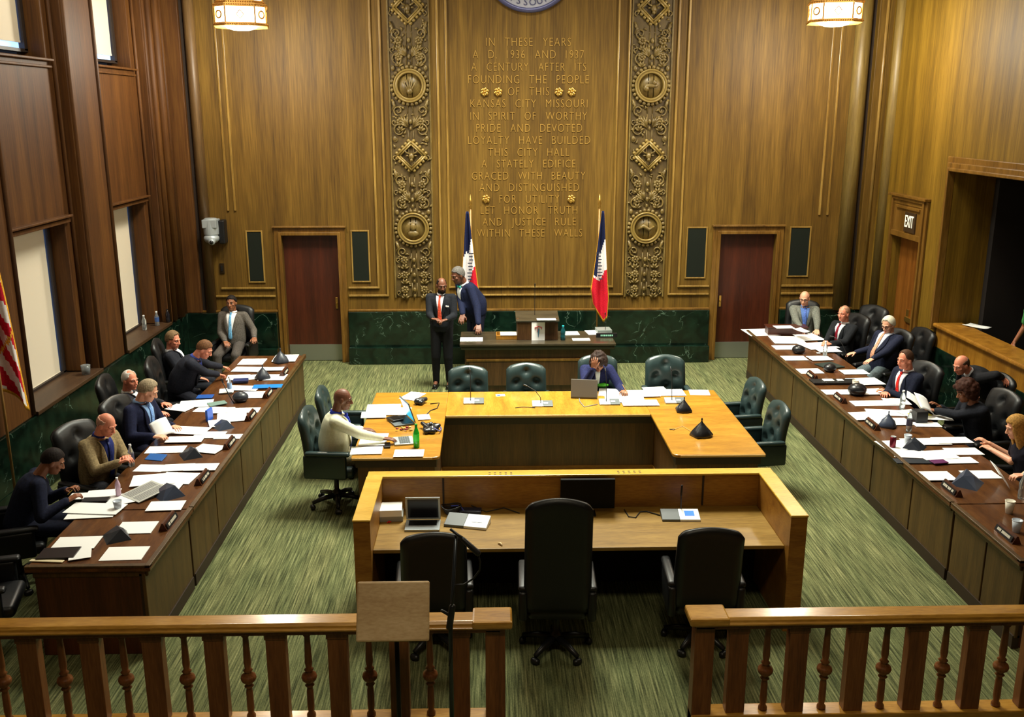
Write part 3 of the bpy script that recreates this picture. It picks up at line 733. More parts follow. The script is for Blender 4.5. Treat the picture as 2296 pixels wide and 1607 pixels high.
e = MB(); cx, cz = .805, .94
e.m = 0; e.tube([(cx-.055, 14.84, cz+.07), (cx, 14.84, cz+.085), (cx+.055, 14.84, cz+.07)], .008, 6)
e.tube([(cx-.055, 14.84, cz+.07), (cx-.05, 14.84, cz+.04)], .006, 6).tube([(cx+.055, 14.84, cz+.07), (cx+.05, 14.84, cz+.04)], .006, 6)
e.tube([(cx-.012, 14.84, cz+.06), (cx-.012, 14.84, cz)], .008, 6)
e.m = 1; e.tube([(cx+.004, 14.84, cz+.05), (cx, 14.84, cz-.09)], [.016, .004], 6)
obj('emblem', e, [mat('emblem_red', (206, 90, 90), .6), mat('emblem_blue', (70, 130, 160), .6)], sg)

# ---------------------------------------------------------------- balustrade
def baluster_rail(x0, x1, posts, spind, newel, label):
    t = thing('balustrade', label, 'railing', ((x0+x1)/2, 6.08, 0))
    Yc = 6.08
    obj('top_rail', MB().prism([(-.1, .85), (-.1, .862), (-.085, .872), (-.08, .884), (-.062, .9), (.062, .9), (.08, .884), (.085, .872), (.1, .862), (.1, .85)], x0, x1, Matrix(((0, 0, 1, 0), (1, 0, 0, Yc), (0, 1, 0, 0), (0, 0, 0, 1)))), RAILW, t, bevel=.004)
    obj('rail_moulding', MB().box(x0, x1, Yc-.075, Yc+.075, .825, .85).box(x0, x1, Yc-.06, Yc+.06, .8, .825), POSTW, t, bevel=.008)
    obj('bottom_rail', MB().box(x0, x1, Yc-.075, Yc+.075, 0, .12), RAILW, t, bevel=.01)
    for x in posts: obj('post', MB().box(x-.068, x+.068, Yc-.045, Yc+.045, .12, .8).box(x-.075, x+.075, Yc-.05, Yc+.05, .76, .8), POSTW, t, bevel=.005)
    for x in spind:
        obj('spindle', MB().lathe([(.032, .12), (.032, .14), (.02, .16), (.026, .2), (.024, .33), (.02, .36), (.034, .375), (.02, .39), (.05, .42), (.056, .44), (.05, .46), (.02, .485), (.034, .5), (.02, .515), (.027, .56), (.02, .76), (.03, .775), (.03, .8)], (x, Yc, 0), 16), POSTW, t, smooth=True)
    nx = newel
    obj('newel_post', MB().box(nx-.07, nx+.07, Yc-.06, Yc+.06, 0, .84), POSTW, t, bevel=.005)
    obj('newel_cap', MB().box(nx-.16, nx+.12, Yc-.11, Yc+.11, .85, .912) if nx < .5 else MB().box(nx-.12, nx+.16, Yc-.11, Yc+.11, .85, .912), RAILW, t, bevel=.015)
    return t
sp = .43
baluster_rail(-4.6, .08, [-.21-sp*k for k in range(11)], [-.425-sp*k for k in range(10)], .04, 'left wooden balustrade with turned spindles, behind the board stand')
baluster_rail(1.45, 5.7, [1.77+sp*k for k in range(10)], [1.985+sp*k for k in range(9)], 1.52, 'right wooden balustrade with turned spindles')

# ---------------------------------------------------------------- board stand and microphone stand before the rail
t = thing('board_stand', 'pale slanted wooden board on a black stand before the left balustrade', 'music stand', (-.62, 5.45, 0))
M = Matrix.Translation((-.61, 5.5, 1.27)) @ Matrix.Rotation(math.radians(62), 4, 'X')
obj('board', MB().box(-.23, .23, -.185, .185, -.012, .012, M), LECT, t, bevel=.012)
obj('pole', MB().tube([(-.6, 5.56, .03), (-.6, 5.56, 1.22)], .016, 10), DARKM, t, smooth=True)
for k in range(3):
    a = k*2*PI/3+.5; obj('foot', MB().tube([(-.6, 5.56, .2), (-.6+.28*math.cos(a), 5.56+.28*math.sin(a), .012)], .01, 8), DARKM, t, smooth=True)
t = thing('microphone_stand', 'thin black microphone stand with a boom and a looped cable', 'microphone stand', (-.25, 5.5, 0))
obj('pole', MB().tube([(-.25, 5.5, .02), (-.25, 5.5, 1.1), (-.205, 5.52, 1.78)], [.018, .014, .011], 10), mat('stand_metal', (60, 66, 72), .3, .7), t, smooth=True)
obj('clamp', MB().cap((-.255, 5.49, 1.16), (-.235, 5.49, 1.3), .022).cap((-.3, 5.48, 1.28), (-.24, 5.48, 1.24), .01), BLKP, t, smooth=True)
bm_ = obj('boom', MB().tube([(-.24, 5.5, 1.83), (-.14, 5.47, 1.76)], .009, 8), BLKP, t, smooth=True)
obj('microphone', MB().cap((-.16, 5.475, 1.77), (-.07, 5.45, 1.69), .016, .02), BLKP, bm_, smooth=True)
pts = [(-.07, 5.45, 1.69), (-.055, 5.46, 1.62), (-.06, 5.47, 1.56), (-.1, 5.48, 1.5), (-.16, 5.48, 1.46), (-.215, 5.48, 1.46), (-.24, 5.48, 1.3), (-.24, 5.47, 1.0), (-.26, 5.46, .9)]
obj('cable', MB().tube(pts, .006, 6), CABLE, t, smooth=True)
obj('stand_base', MB().lathe([(.13, 0), (.13, .02), (.03, .035), (.02, .06)], (-.25, 5.5, 0), 20), DARKM, t, smooth=True)

# ---------------------------------------------------------------- armchairs
def back_mb(h, w, tuft, arch=.06, z0=.46, th=.09):
    b = MB(); nu, nv = 20, 20
    def surf(front):
        def fn(u, v):
            x = (u-.5)*w; e = abs(u-.5)*2
            top = h-arch*(e**2)-.03*max(0, e-.85)/.15
            z = z0+(top-z0)*v
            wx = x*(1-.04*v)
            edge = min(1, (1-e)*5+.0)**.5*min(1, (1-v)*7+.05)**.5*min(1, v*6+.2)**.5
            y = -.24-.13*v*v*(h-z0)
            if front:
                y += th*.5*edge+.03*e*e
                if tuft:
                    for (tx, tv) in ((0, .82), (-.14, .58), (.14, .58), (0, .34), (-.16, .2), (.16, .2)):
                        d2 = ((x-tx)**2+((v-tv)*(h-z0))**2); y -= .055*math.exp(-d2/.0022)
            else: y -= th*.5*edge
            return (wx, y, z)
        return fn
    b.grid(surf(True), nu, nv); o = len(b.v); b.grid(surf(False), nu, nv)
    k = (nu+1)*(nv+1); b.f[nu*nv:] = [list(reversed(f)) for f in b.f[nu*nv:]]
    for i in range(nu): b.f.append([k+i, k+i+1, i+1, i]); q = nv*(nu+1); b.f.append([q+i, q+i+1, k+q+i+1, k+q+i])
    for j in range(nv): r = j*(nu+1); s = r+nu+1; b.f.append([r, s, k+s, k+r]); b.f.append([r+nu, k+r+nu, k+s+nu, s+nu])
    b.mi = [0]*len(b.f)
    b.f = [list(reversed(f)) for f in b.f]
    return b
def armchair(h, w, tuft, m, label, group, seat=.47, arch=.06):
    t = thing('leather_armchair', label, 'chair', (0, 0, 0), 0, group)
    obj('backrest', back_mb(h, w, tuft, arch, z0=seat-.02), m, t, smooth=True, world=False)
    obj('seat', MB().box(-w/2+.03, w/2-.03, -.24, .27, seat-.11, seat), m, t, bevel=.045, world=False, smooth=True, seg=4)
    for s in (-1, 1):
        x = s*(w/2+.005); d = .04
        b = MB().box(x-d, x+d, -.26, .24, seat+.15, seat+.2); b.box(x-d+.006, x+d-.006, -.28, .2, seat-.1, seat+.16)
        obj('armrest', b, m, t, bevel=.025, world=False, smooth=True, seg=3)
    obj('gas_column', MB().lathe([(.05, .06), (.05, .16), (.028, .18), (.028, seat-.1), (.1, seat-.1)], (0, 0, 0), 14), BLKP, t, smooth=True, world=False)
    for k in range(5):
        a = k*2*PI/5+.3; cx, cy = .29*math.cos(a), .29*math.sin(a)
        lg = obj('base_leg', MB().tube([(0, 0, .115), (cx*.55, cy*.55, .105), (cx, cy, .075)], [.032, .028, .02], 8), BLKP, t, smooth=True, world=False)
        obj('caster', MB().cap((cx-.014*math.sin(a), cy+.014*math.cos(a), .029), (cx+.014*math.sin(a), cy-.014*math.cos(a), .029), .028, .028, 12), BLKP, lg, smooth=True, world=False)
    return t
CG1, CG2, CG3 = 'tufted leather chairs around the staff table', 'plain-backed chairs at the clerk desk', 'high-back leather chairs behind the council desks'
R_ = math.radians
# tufted chairs: front = +Y; sitters behind the far side face the camera side
c0 = armchair(1.1, .56, True, LEA_LIT, 'empty tufted chair behind the far table top, leftmost, below the standing man', CG1, seat=.5, arch=.07)
c0.location = (-.27, 12.29, 0); c0.rotation_euler = (0, 0, PI); c0.scale = (1, 1, .9)
dup(c0, (.52, 12.29, 0), PI, 'empty tufted chair second from the left behind the far table top').scale = (1, 1, .93)
CW = dup(c0, (1.5, 12.34, 0), PI, 'tufted chair under the curly-haired woman writing'); CW.scale = (1, 1, 1.02)
dup(c0, (2.42, 12.3, 0), PI, 'empty tufted chair behind papers, rightmost at the far table top').scale = (1, 1, 1.02)
p = U(1655, 905, .75); dup(c0, (3.12, 11.55, 0), PI/2+.15, 'empty dark chair at the right side of the staff table, the farther of two').scale = (.95, .95, .97)
dup(c0, (3.12, 10.55, 0), PI/2+.12, 'empty dark chair at the right side of the staff table, the nearer of two').scale = (.95, .95, .97)
dup(c0, (-1.75, 11.25, 0), -PI/2, 'empty black chair behind the man in the cream jacket').scale = (.95, .95, 1)
cb = armchair(1.17, .54, False, LEB, 'black chair pushed under the left of the clerk desk, laptop in front of it', CG2)
cb.location = (-.45, 7.22, 0); cb.rotation_euler = (0, 0, R_(3))
dup(cb, (1.76, 7.2, 0), R_(-3), 'black chair at the right of the clerk desk near the blue-screen console').scale = (1, 1, 1.02)
ct = armchair(1.5, .54, False, LEB, 'tall black chair in the middle of the clerk desk seen from behind', CG2, seat=.5, arch=.07)
ct.location = (.55, 7.12, 0); ct.rotation_euler = (0, 0, R_(-2))
ch = armchair(1.22, .58, True, LEB, '', CG3, seat=.48)
HB = ch
first = [True]
def hchair(x, y, rz, label, sc_=1.0):
    if first[0]: first[0] = False; ch.location = (x, y, 0); ch.rotation_euler = (0, 0, rz); ch['label'] = label; r = ch
    else: r = dup(ch, (x, y, 0), rz, label)
    r.scale = (1, 1, sc_)
    return r
# ---------------------------------------------------------------- people
REM = []          # objects whose remesh modifiers are applied at the end
def remesh(o, vox, sm=3, fac=.5):
    r = o.modifiers.new('remesh', 'REMESH'); r.mode = 'VOXEL'; r.voxel_size = vox; r.use_smooth_shade = True
    if sm: q = o.modifiers.new('smooth', 'SMOOTH'); q.factor = fac; q.iterations = sm
    REM.append(o); return o
SEC = [(-.14, .13, .10), (-.05, .165, .125), (.08, .17, .125), (.3, .165, .125), (.5, .172, .13), (.7, .184, .132), (.86, .172, .112), (.95, .115, .08), (1.0, .06, .06)]
def rot_of(pitch, lat, tw): return Matrix.Rotation(-tw, 3, 'Z') @ Matrix.Rotation(lat, 3, 'Y') @ Matrix.Rotation(-pitch, 3, 'X')
class Body: pass
def ik(S, T, L1, L2, pole):
    d = T-S; L = d.length; L = min(max(L, .12), L1+L2-.005); dn = d.normalized(); T = S+dn*L
    a = (L1*L1-L2*L2+L*L)/(2*L); h = math.sqrt(max(L1*L1-a*a, 0))
    pv = (pole-dn*pole.dot(dn)); pv = pv.normalized() if pv.length > 1e-6 else V((0, 0, -1))
    return S+dn*a+pv*h, T
def person(label, head, hz, rot, skin, hair, hcol, top, shirt=None, tie=None, lean=.1, lat=0, tw=0, hyaw=0, hpitch=0, hroll=0,
           stand=False, hands=(None, None), curl=(.5, .5), hdir=(None, None), trousers=None, glasses=False, belly=0, female=False,
           sc_=1.0, seat=.48, beard=False, bow=None, pocket=False, legs=True, pole=None, name='person', group=None, open_=.075, sleeve=None, shortsl=False):
    rt = math.radians(rot)
    t = thing(name, label, 'person', (0, 0, 0), rt, group)
    S = sc_; tl = .50*S
    pz = .95*S if stand else seat+.10
    P0 = V((0, -.07, pz)) if not stand else V((0, 0, pz))
    # spine
    def spR(u): return rot_of(lean*(.7+.5*max(u, 0)), lat*(.7+.5*max(u, 0)), tw*max(u, 0))
    pts = [P0]; N = 10
    for i in range(N): pts.append(pts[-1]+spR((i+.5)/N) @ V((0, 0, tl/N)))
    def sp(u):
        if u <= 0: return P0+spR(0) @ V((0, 0, tl*u))
        k = min(u*N, N-1e-6); i = int(k); return pts[i].lerp(pts[i+1], k-i) if u <= 1 else pts[-1]
    def ab(u):
        for (u0, a0, b0), (u1, a1, b1) in zip(SEC[:-1], SEC[1:]):
            if u <= u1:
                k = max(0, (u-u0)/(u1-u0)); a, b = a0+(a1-a0)*k, b0+(b1-b0)*k; break
        else: a, b = SEC[-1][1:]
        if female: a *= .92; b *= .95
        g = belly*math.exp(-((u-.3)/.25)**2)
        return (a+g*.5)*S, (b+g)*S
    nk = sp(1.0); Rh0 = spR(1)
    Rh = Matrix.Rotation(hyaw, 3, 'Z') @ Matrix.Rotation(hroll, 3, 'Y') @ Matrix.Rotation(-hpitch, 3, 'X')
    HC = nk+Rh0 @ V((0, .01, .03))*S+Rh @ V((0, .035, .125))*S
    # place the root so that the head lands where it is seen
    Wd = U(head[0], head[1], hz); dz = hz-HC.z
    # small seat-height differences are taken up by the spine length
    P = Matrix.Rotation(rt, 3, 'Z') @ HC
    t.location = (Wd.x-P.x, Wd.y-P.y, 0 if abs(dz) < .02 or True else dz)
    zo = dz
    inv = Matrix.Rotation(-rt, 3, 'Z')
    def loc(w): return inv @ (V(w)-V(t.location))
    up = V((0, 0, zo))
    def sh(p): return p+up
    def spz(u): return sh(sp(u)) if not stand else sh(sp(u))
    hip_c = sh(P0)
    hc = sh(HC)
    skinm = mat('skin_%d_%d_%d' % skin, skin, .5)
    # joints
    sw = (.182 if not female else .165)*S
    SJ = [spz(.88)+spR(.86) @ V((s*sw, 0, .0)) for s in (-1, 1)]
    arms = []
    for i, s in enumerate((-1, 1)):
        T = hands[i]
        if T is None: T = spz(0)+V((s*.16, .3, .1)) if not stand else spz(0)+V((s*.25, .06, -.12))
        else: T = loc(T)
        pl = V((s*.55, -.25, -1)) if pole is None or pole[i] is None else V(pole[i])
        E, Wr = ik(SJ[i], T, .29*S, .26*S, pl)
        arms.append((SJ[i], E, Wr))
    hipw = .09*S; LG = []
    for s in (-1, 1):
        h = hip_c+V((s*hipw, 0, -.02))
        if stand: k = V((s*.1, .02, .5*S)); a = V((s*.11, -.02, .09))
        else: k = hip_c+V((s*.15, .42, .0)); k.z = .52; a = V((k.x, k.y+.03, .09))
        LG.append((h, k, a))
    # ---- body (one continuous skin surface)
    b = MB(); ms = []
    def torso(b, k, o, u0=-.14, u1=1.0, n=20):
        vs = []; fs = []; us = [u0+(u1-u0)*i/12 for i in range(13)]
        for u in us:
            a_, b_ = ab(u); R = spR(u); c = spz(u)
            for j in range(n):
                th = 2*PI*j/n; vs.append(c+R @ V(((a_*k+o)*math.cos(th), (b_*k+o)*math.sin(th), 0)))
        for i in range(12):
            for j in range(n): fs.append((i*n+j, i*n+(j+1) % n, (i+1)*n+(j+1) % n, (i+1)*n+j))
        fs.append(tuple(reversed(range(n)))); fs.append(tuple(range(12*n, 13*n))); b.add(vs, fs)
    torso(b, .9, 0)
    for (A, E, Wr) in arms: b.cap(A, E, .05*S, .04*S); b.cap(E, Wr, .038*S, .026*S)
    for s_ in (0, 1): b.cap(SJ[s_], spz(.86), .055*S, .06*S)
    for (h, k, a) in LG: b.cap(h, k, .075*S, .055*S); b.cap(k, a, .05*S, .034*S); b.cap(a, a+V((0, .13, -.045)), .035, .028)
    b.cap(nk+up+Rh0 @ V((0, -.01, -.03)), hc+Rh @ V((0, -.035, -.05))*S, .056*S, .054*S)
    H = Matrix.Translation(hc) @ Rh.to_4x4() @ Matrix.Scale(S*1.02, 4)
    def hp(x, y, z): return H @ V((x, y, z))
    def hell(b, c, r, n=18, m=12): b.ell(c, r, n, m, H)
    hell(b, (0, -.008, .02), (.074, .094, .1)); hell(b, (0, .03, -.035), (.058, .062, .085)); hell(b, (0, .06, -.088), (.032, .03, .024), 12, 8)
    b.cap(hp(0, .088, .012), hp(0, .108, -.028), .009, .014); 
    for s in (-1, 1):
        b.cap(hp(s*.012, .088, .026), hp(s*.045, .076, .024), .0095); hell(b, (s*.075, -.005, -.005), (.012, .02, .034), 10, 8)
        hell(b, (s*.042, .06, -.02), (.022, .022, .02), 8, 6); hell(b, (s*.013, .1, -.032), (.009, .01, .008), 8, 6)
    b.cap(hp(-.018, .083, -.06), hp(.018, .083, -.06), .0085); b.cap(hp(-.015, .08, -.071), hp(.015, .08, -.071), .009)
    # hands
    for i, s in enumerate((-1, 1)):
        A, E, Wr = arms[i]
        d = (Wr-E).normalized() if hdir[i] is None else (inv @ V(hdir[i])).normalized()
        nrm = V((0, 0, -1)); nrm = nrm-d*nrm.dot(d)
        nrm = nrm.normalized() if nrm.length > .3 else (V((0, -1, 0))-d*V((0, -1, 0)).dot(d)).normalized()
        if stand and hands[i] is None: nrm = V((-s, 0, 0))
        side = d.cross(nrm)*(-s)          # towards the thumb
        if side.dot(V((-s, 0, .3))) < 0: side = -side
        kn = []
        for f in range(4):
            o = (.031-.0205*f)*S
            a0 = Wr+side*o*.7; a1 = Wr+side*o*1.08+d*(.088-.004*abs(f-1))*S; b.cap(a0, a1, .014*S, .0115*S, 8); kn.append(a1)
        cu = curl[i]
        for f, L in enumerate((.068, .076, .071, .056)):
            fan = side*(.12-.08*f); q = kn[f]; ang = cu*.55; dd = (d*math.cos(ang)+nrm*math.sin(ang)+fan*.8).normalized()
            q1 = q+dd*L*.52*S; ang += cu*1.0+.1; d2 = (d*math.cos(ang)+nrm*math.sin(ang)+fan*.5).normalized(); q2 = q1+d2*L*.48*S
            b.cap(q, q1, .0095*S, .0085*S, 8); b.cap(q1, q2, .0085*S, .007*S, 8)
        tb = Wr+side*.022*S+d*.022*S; t1 = tb+(side*.72+d*.6+nrm*.25).normalized()*.045*S; t2 = t1+(side*.3+d*.85+nrm*.4).normalized()*.035*S
        b.cap(tb, t1, .0135*S, .011*S, 8); b.cap(t1, t2, .0105*S, .0085*S, 8)
    bo = remesh(obj('body', b, skinm, t, world=False), .0062, 2, .4)
    # ---- clothes
    topm = cloth('%s_cloth_%d_%d_%d' % ((('jacket',)+top)), top)
    j = MB(); torso(j, 1.07, .012, -.2 if not female else -.12, .97)
    tr = MB(); pc = trousers or tuple(int(x*.85) for x in top)
    for i in (0, 1):
        A, E, Wr = arms[i]; j.cap(SJ[i], spz(.85), .07*S, .08*S); 
        if shortsl: j.cap(A, A.lerp(E, .7), .064*S, .06*S)
        else: j.cap(A, E, .072*S, .061*S); j.cap(E, E.lerp(Wr, .93), .059*S, .043*S)
    jk = remesh(obj('jacket' if shirt else 'top', j, topm, t, world=False), .011, 4, .5)
    for (h, k, a) in LG: tr.cap(h, k, .098*S, .078*S); tr.cap(k, a+V((0, 0, .0)), .074*S, .056*S)
    torso(tr, 1.0, .004, -.16, .12)
    remesh(obj('trousers', tr, cloth('trouser_cloth_%d_%d_%d' % pc, pc), t, world=False), .014, 4)
    for (h, k, a) in LG:
        f = MB().cap(V((a.x, a.y-.02, .045)), V((a.x, a.y+.15, .035)), .044, .036, 12); f.box(a.x-.04, a.x+.04, a.y-.06, a.y+.18, .0, .02)
        obj('shoe', f, mat('black_shoe', (16, 14, 14), .3), t, world=False, smooth=True)
    def patch(w, u0, u1, off, nu=8, nv=12, k=1.07, xc=0):
        m_ = MB()
        def fn(p, q):
            u = u0+(u1-u0)*q; a_, b_ = ab(u); x = (p-.5)*2*w(q)+xc
            yy = (b_*k+.012)*math.sqrt(max(.05, 1-(x/(a_*k+.012))**2))
            return spz(u)+spR(u) @ V((x, yy+off, 0))
        m_.grid(fn, nu, nv); return m_
    if shirt:
        sm = cloth('shirt_cloth_%d_%d_%d' % shirt, shirt, .8, .03)
        w = MB() if open_ == 0 else patch(lambda q: .004+open_*S*q**.8, .28, .97, .004)
        N0 = nk+up+Rh0 @ V((0, -.008, -.035)); N1 = nk+up+Rh0 @ V((0, -.004, .03))
        w.tube([N0, N1-Rh0 @ V((0, 0, .012))], [.074*S, .062*S], 16)
        for i in (0, 1):
            A, E, Wr = arms[i]
            if not shortsl: w.tube([E.lerp(Wr, .9), E.lerp(Wr, .985)], .037*S, 12)
        so = obj('shirt', w, sm, t, world=False, smooth=True, solid=.004)
        if open_:
            for s in (-1, 1):
                lp = MB()
                def fn(p, q, s=s):
                    u = .26+.72*q; a_, b_ = ab(min(u, .97)); x0 = .004+open_*S*max(q, 0)**.8; x = s*(x0+p*(.012+.045*math.sin(min(1, q*1.15)*PI)**.7 if 0 < q < 1 else x0*0+.012*p))
                    yy = (b_*1.07+.012)*math.sqrt(max(.05, 1-(x/(a_*1.07+.012))**2))
                    return spz(min(u, .97))+spR(u) @ V((x, yy+.008, 0))
                lp.grid(fn, 4, 14); obj('lapel', lp, topm, t, world=False, smooth=True, solid=.008)
    if tie:
        tm = cloth('tie_cloth_%d_%d_%d' % tie, tie, .5, .15)
        w = patch(lambda q: (.014+.022*(1-q))*S*min(1, q*8+.3), .12 if not stand else .16, .93, .013, 4, 14)
        c = spz(.965)+spR(.96) @ V((0, ab(.95)[1]*1.07+.022, 0)); w.ell(c, .02*S, 8, 6)
        obj('tie', w, tm, t, world=False, smooth=True, solid=.006)
    if bow:
        c = spz(.975)+spR(.96) @ V((0, .1, .015)); w = MB()
        for s in (-1, 1): w.ell(c+Rh0 @ V((s*.032, 0, 0)), (.032, .014, .022), 8, 6)
        w.ell(c, .012, 6, 5); obj('bow_tie', w, cloth('bow_cloth', bow, .5), t, world=False, smooth=True)
    if pocket:
        c = spz(.66)+spR(.66) @ V((-.105*S, ab(.66)[1]*.9+.02, 0)); w = MB().box(-.045, .045, -.004, .006, -.008, .012, Matrix.Translation(c) @ (spR(.6) @ Matrix.Rotation(-.35, 3, 'Z')).to_4x4())
        obj('pocket_square', w, PAPER, t, world=False)
    # ---- face details
    em = mat('eye_white', (225, 218, 208), .3); ed = mat('iris', (30, 20, 14), .2)
    for s in (-1, 1):
        e = MB(); e.m = 0; e.ell((s*.03, .0785, .007), (.0115, .007, .0052), 10, 8, H); e.m = 1; e.ell((s*.029, .0845, .007), (.0055, .003, .0052), 8, 6, H)
        obj('eye', e, [em, ed], t, world=False, smooth=True)
        obj('eyebrow', MB().tube([hp(s*.014, .0955, .03), hp(s*.032, .092, .036), hp(s*.048, .081, .032)], [.0025, .0035, .002], 6), mat('brow_%d' % sum(hcol), tuple(int(x*.7) for x in hcol), .8), t, world=False, smooth=True)
    lipc = (max(0, skin[0]-22), int(skin[1]*.68), int(skin[2]*.68))
    obj('mouth', MB().tube([hp(-.021, .086, -.064), hp(0, .0925, -.063), hp(.021, .086, -.064)], [.003, .006, .003], 8), mat('lips_%d_%d' % lipc[:2], lipc, .5), t, world=False, smooth=True)
    if glasses:
        g = MB()
        for s in (-1, 1):
            g.tube([hp(s*.031+.022*math.cos(k*PI/5), .098, .006+.017*math.sin(k*PI/5)) for k in range(11)], .0028, 5)
            g.tube([hp(s*.052, .096, .01), hp(s*.075, .06, .012), hp(s*.08, -.01, .008)], .0025, 5)
        g.tube([hp(-.01, .1, .01), hp(.01, .1, .01)], .0028, 5)
        obj('glasses', g, mat('glasses_frame', (24, 20, 20), .3), t, world=False)
    # ---- hair
    if hair:
        hm = MB(); rnd = random.Random(len(label)*7+int(head[0]))
        def hl(y): # hairline height (unit sphere) as a function of front/back
            pts_ = [(-1, -.55), (-.3, -.4), (.1, -.05), (.35, .1), (.55, .42), (1, .62)]
            for (a, c), (d_, e_) in zip(pts_[:-1], pts_[1:]):
                if y <= d_: return c+(e_-c)*(y-a)/(d_-a)
            return .62
        NP = 800 if hair in ('bald', 'thin', 'stubble', 'rec') else 320
        for i in range(NP):
            z = 1-2*(i+.5)/NP; ph = i*2.39996; rr = math.sqrt(1-z*z); x, y = rr*math.cos(ph), rr*math.sin(ph)
            ok = z > hl(y); r = .013; grow = 1.0
            if hair == 'bald': ok = ok and z < .42 and y < .35 and abs(x) > .0; r = .008
            elif hair == 'thin': ok = ok and y < .5 and not (z > .8 and y > -.1); r = .01
            elif hair == 'rec': ok = ok and y < .5; r = .013
            elif hair == 'stubble': ok = ok and y < .45 and z < .75; r = .006
            elif hair == 'short': r = .014
            elif hair == 'full': r = .018; grow = 1.04; ok = ok and not (y > .55 and z < .78)
            elif hair == 'curly': r = .022+.012*rnd.random(); grow = 1.1+.25*rnd.random(); ok = z > hl(y)-(.35 if y < .45 else .1)
            elif hair == 'bob' or hair == 'long': r = .019; grow = 1.06; ok = ok or (y < (.1 if hair == 'bob' else .62) and z > -.75)
            if not ok: continue
            hell(hm, (x*.074*grow, -.008+y*.094*grow, .02+z*.1*grow), (r, r, r), 7, 5)
            if hair == 'curly' and z < .1:
                hell(hm, (x*.1, -.01+y*.11, -.02+z*.1), (.026, .026, .026), 7, 5)
            if hair in ('bob', 'long') and z < .2 and y < (.3 if hair == 'bob' else .6):
                L = .1 if hair == 'bob' else .34
                hm.cap(hp(x*.08, -.008+y*.098, .02+z*.08), hp(x*.098, -.02+y*.1, z*.02-L+.02*rnd.random()), .017, .01, 6)
        remesh(obj('hair', hm, cloth('hair_%d_%d_%d' % hcol, hcol, .7, .12), t, world=False), .0075, 1, .4)
    if beard:
        g = MB()
        for i in range(60):
            a = (i % 15)/14*PI; z_ = -.045-.016*(i//15)
            hell(g, (.056*math.cos(a)*(1+.2*(z_+.04)), .028+.062*math.sin(a)*(1+z_), z_-.01), (.008, .008, .008), 6, 5)
        remesh(obj('beard', g, cloth('beard_cloth', (24, 18, 16), .8), t, world=False), .006, 1)
    t['_loc'] = 0; del t['_loc']
    t_info = dict(t=t, hands=[Matrix.Rotation(rt, 3, 'Z') @ a[2]+V(t.location) for a in arms], head=hc, root=V(t.location), rz=rt)
    return t_info
BS = (190, 132, 100); PK = (232, 146, 116); PL = (236, 172, 140); DK = (112, 68, 48); BR = (146, 92, 62)
def W(px, py, z): return U(px, py, z)
def seatat(info, label, back=0, sc_=1.0, side=0, rz=None):
    r = info['rz']; f = V((-math.sin(r), math.cos(r), 0)); s = V((math.cos(r), math.sin(r), 0))
    q = info['root']-f*(.02+back)+s*side
    return hchair(q.x, q.y, r if rz is None else rz, label, sc_)
R = math.radians
PINFO = {}
# ---- left council row (facing +X)
i = person('person in grey suit and light blue tie sitting in the back left corner', (519, 679), 1.30, 176, BR, 'short', (26, 20, 18), (92, 86, 80),
           (240, 238, 240), (110, 170, 214), lean=-.1, hands=(UY(570, 757, 15.25), UY(505, 765, 15.25)), curl=(.4, .4), trousers=(78, 72, 68), belly=.02, open_=.08)
seatat(i, 'chair of the grey-suited person in the back left corner')
i = person('person with brown-grey hair leaning back at the far end of the left desk', (388, 762), 1.2, -80, PK, 'full', (120, 96, 68), (34, 36, 44),
           (236, 236, 240), None, lean=-.18, hyaw=-.5, hpitch=.2, hands=(W(440, 845, .8), None))
seatat(i, 'high-back chair behind the person with brown-grey hair at the far left')
i = person('brown-haired person in dark jacket bent forward writing at the far left desk', (458, 783), 1.3, -82, PK, 'short', (104, 70, 44), (32, 34, 44),
           (60, 76, 160), None, lean=.55, hyaw=-.15, hpitch=.55, hands=(W(515, 828, .82), W(505, 845, .82)), belly=.03)
seatat(i, 'high-back chair of the person in a dark jacket writing', .06)
i = person('white-haired person with a pink face in a dark jacket turning towards the camera', (291, 852), 1.15, -84, PK, 'thin', (206, 200, 192), (40, 40, 46),
           (222, 222, 222), None, lean=.0, hyaw=-.55, hpitch=.1, hands=(W(425, 925, .82), W(400, 940, .82)), belly=.03)
seatat(i, 'high-back chair behind the pink-faced white-haired person in a dark jacket'); P4i = i
i = person('grey-haired person in a navy suit and blue tie looking down at a held paper', (332, 876), 1.3, -104, PL, 'full', (150, 134, 108), (24, 28, 54),
           (140, 176, 224), (120, 160, 220), lean=.12, hyaw=.35, hpitch=.5, hands=(W(388, 955, .88), W(345, 978, .88)), belly=.03)
seatat(i, 'high-back chair behind the grey-haired person in navy with the held paper')
i = person('bald person in a tan checked jacket looking down at a bottle in both hands', (238, 952), 1.24, -114, PK, 'bald', (196, 150, 128), (140, 122, 88),
           (38, 48, 110), (30, 40, 96), lean=.18, hyaw=.1, hpitch=.45, hands=(W(283, 1024, .93), W(268, 1036, .92)), curl=(.9, .9), trousers=(40, 40, 46), belly=.03)
seatat(i, 'high-back chair behind the bald person in the tan jacket')
i = person('dark-haired person in navy top bent over papers at the near left desk', (118, 1034), 1.16, -62, BR, 'short', (30, 22, 20), (24, 28, 48),
           None, None, lean=.5, lat=.0, hyaw=-.1, hpitch=.5, hands=(W(150, 1098, .84), W(152, 1122, .84)), curl=(.8, .9), female=True)
P7i = i
seatat(i, 'high-back chair under the navy-topped person at the near left desk', .1, rz=R(-70))
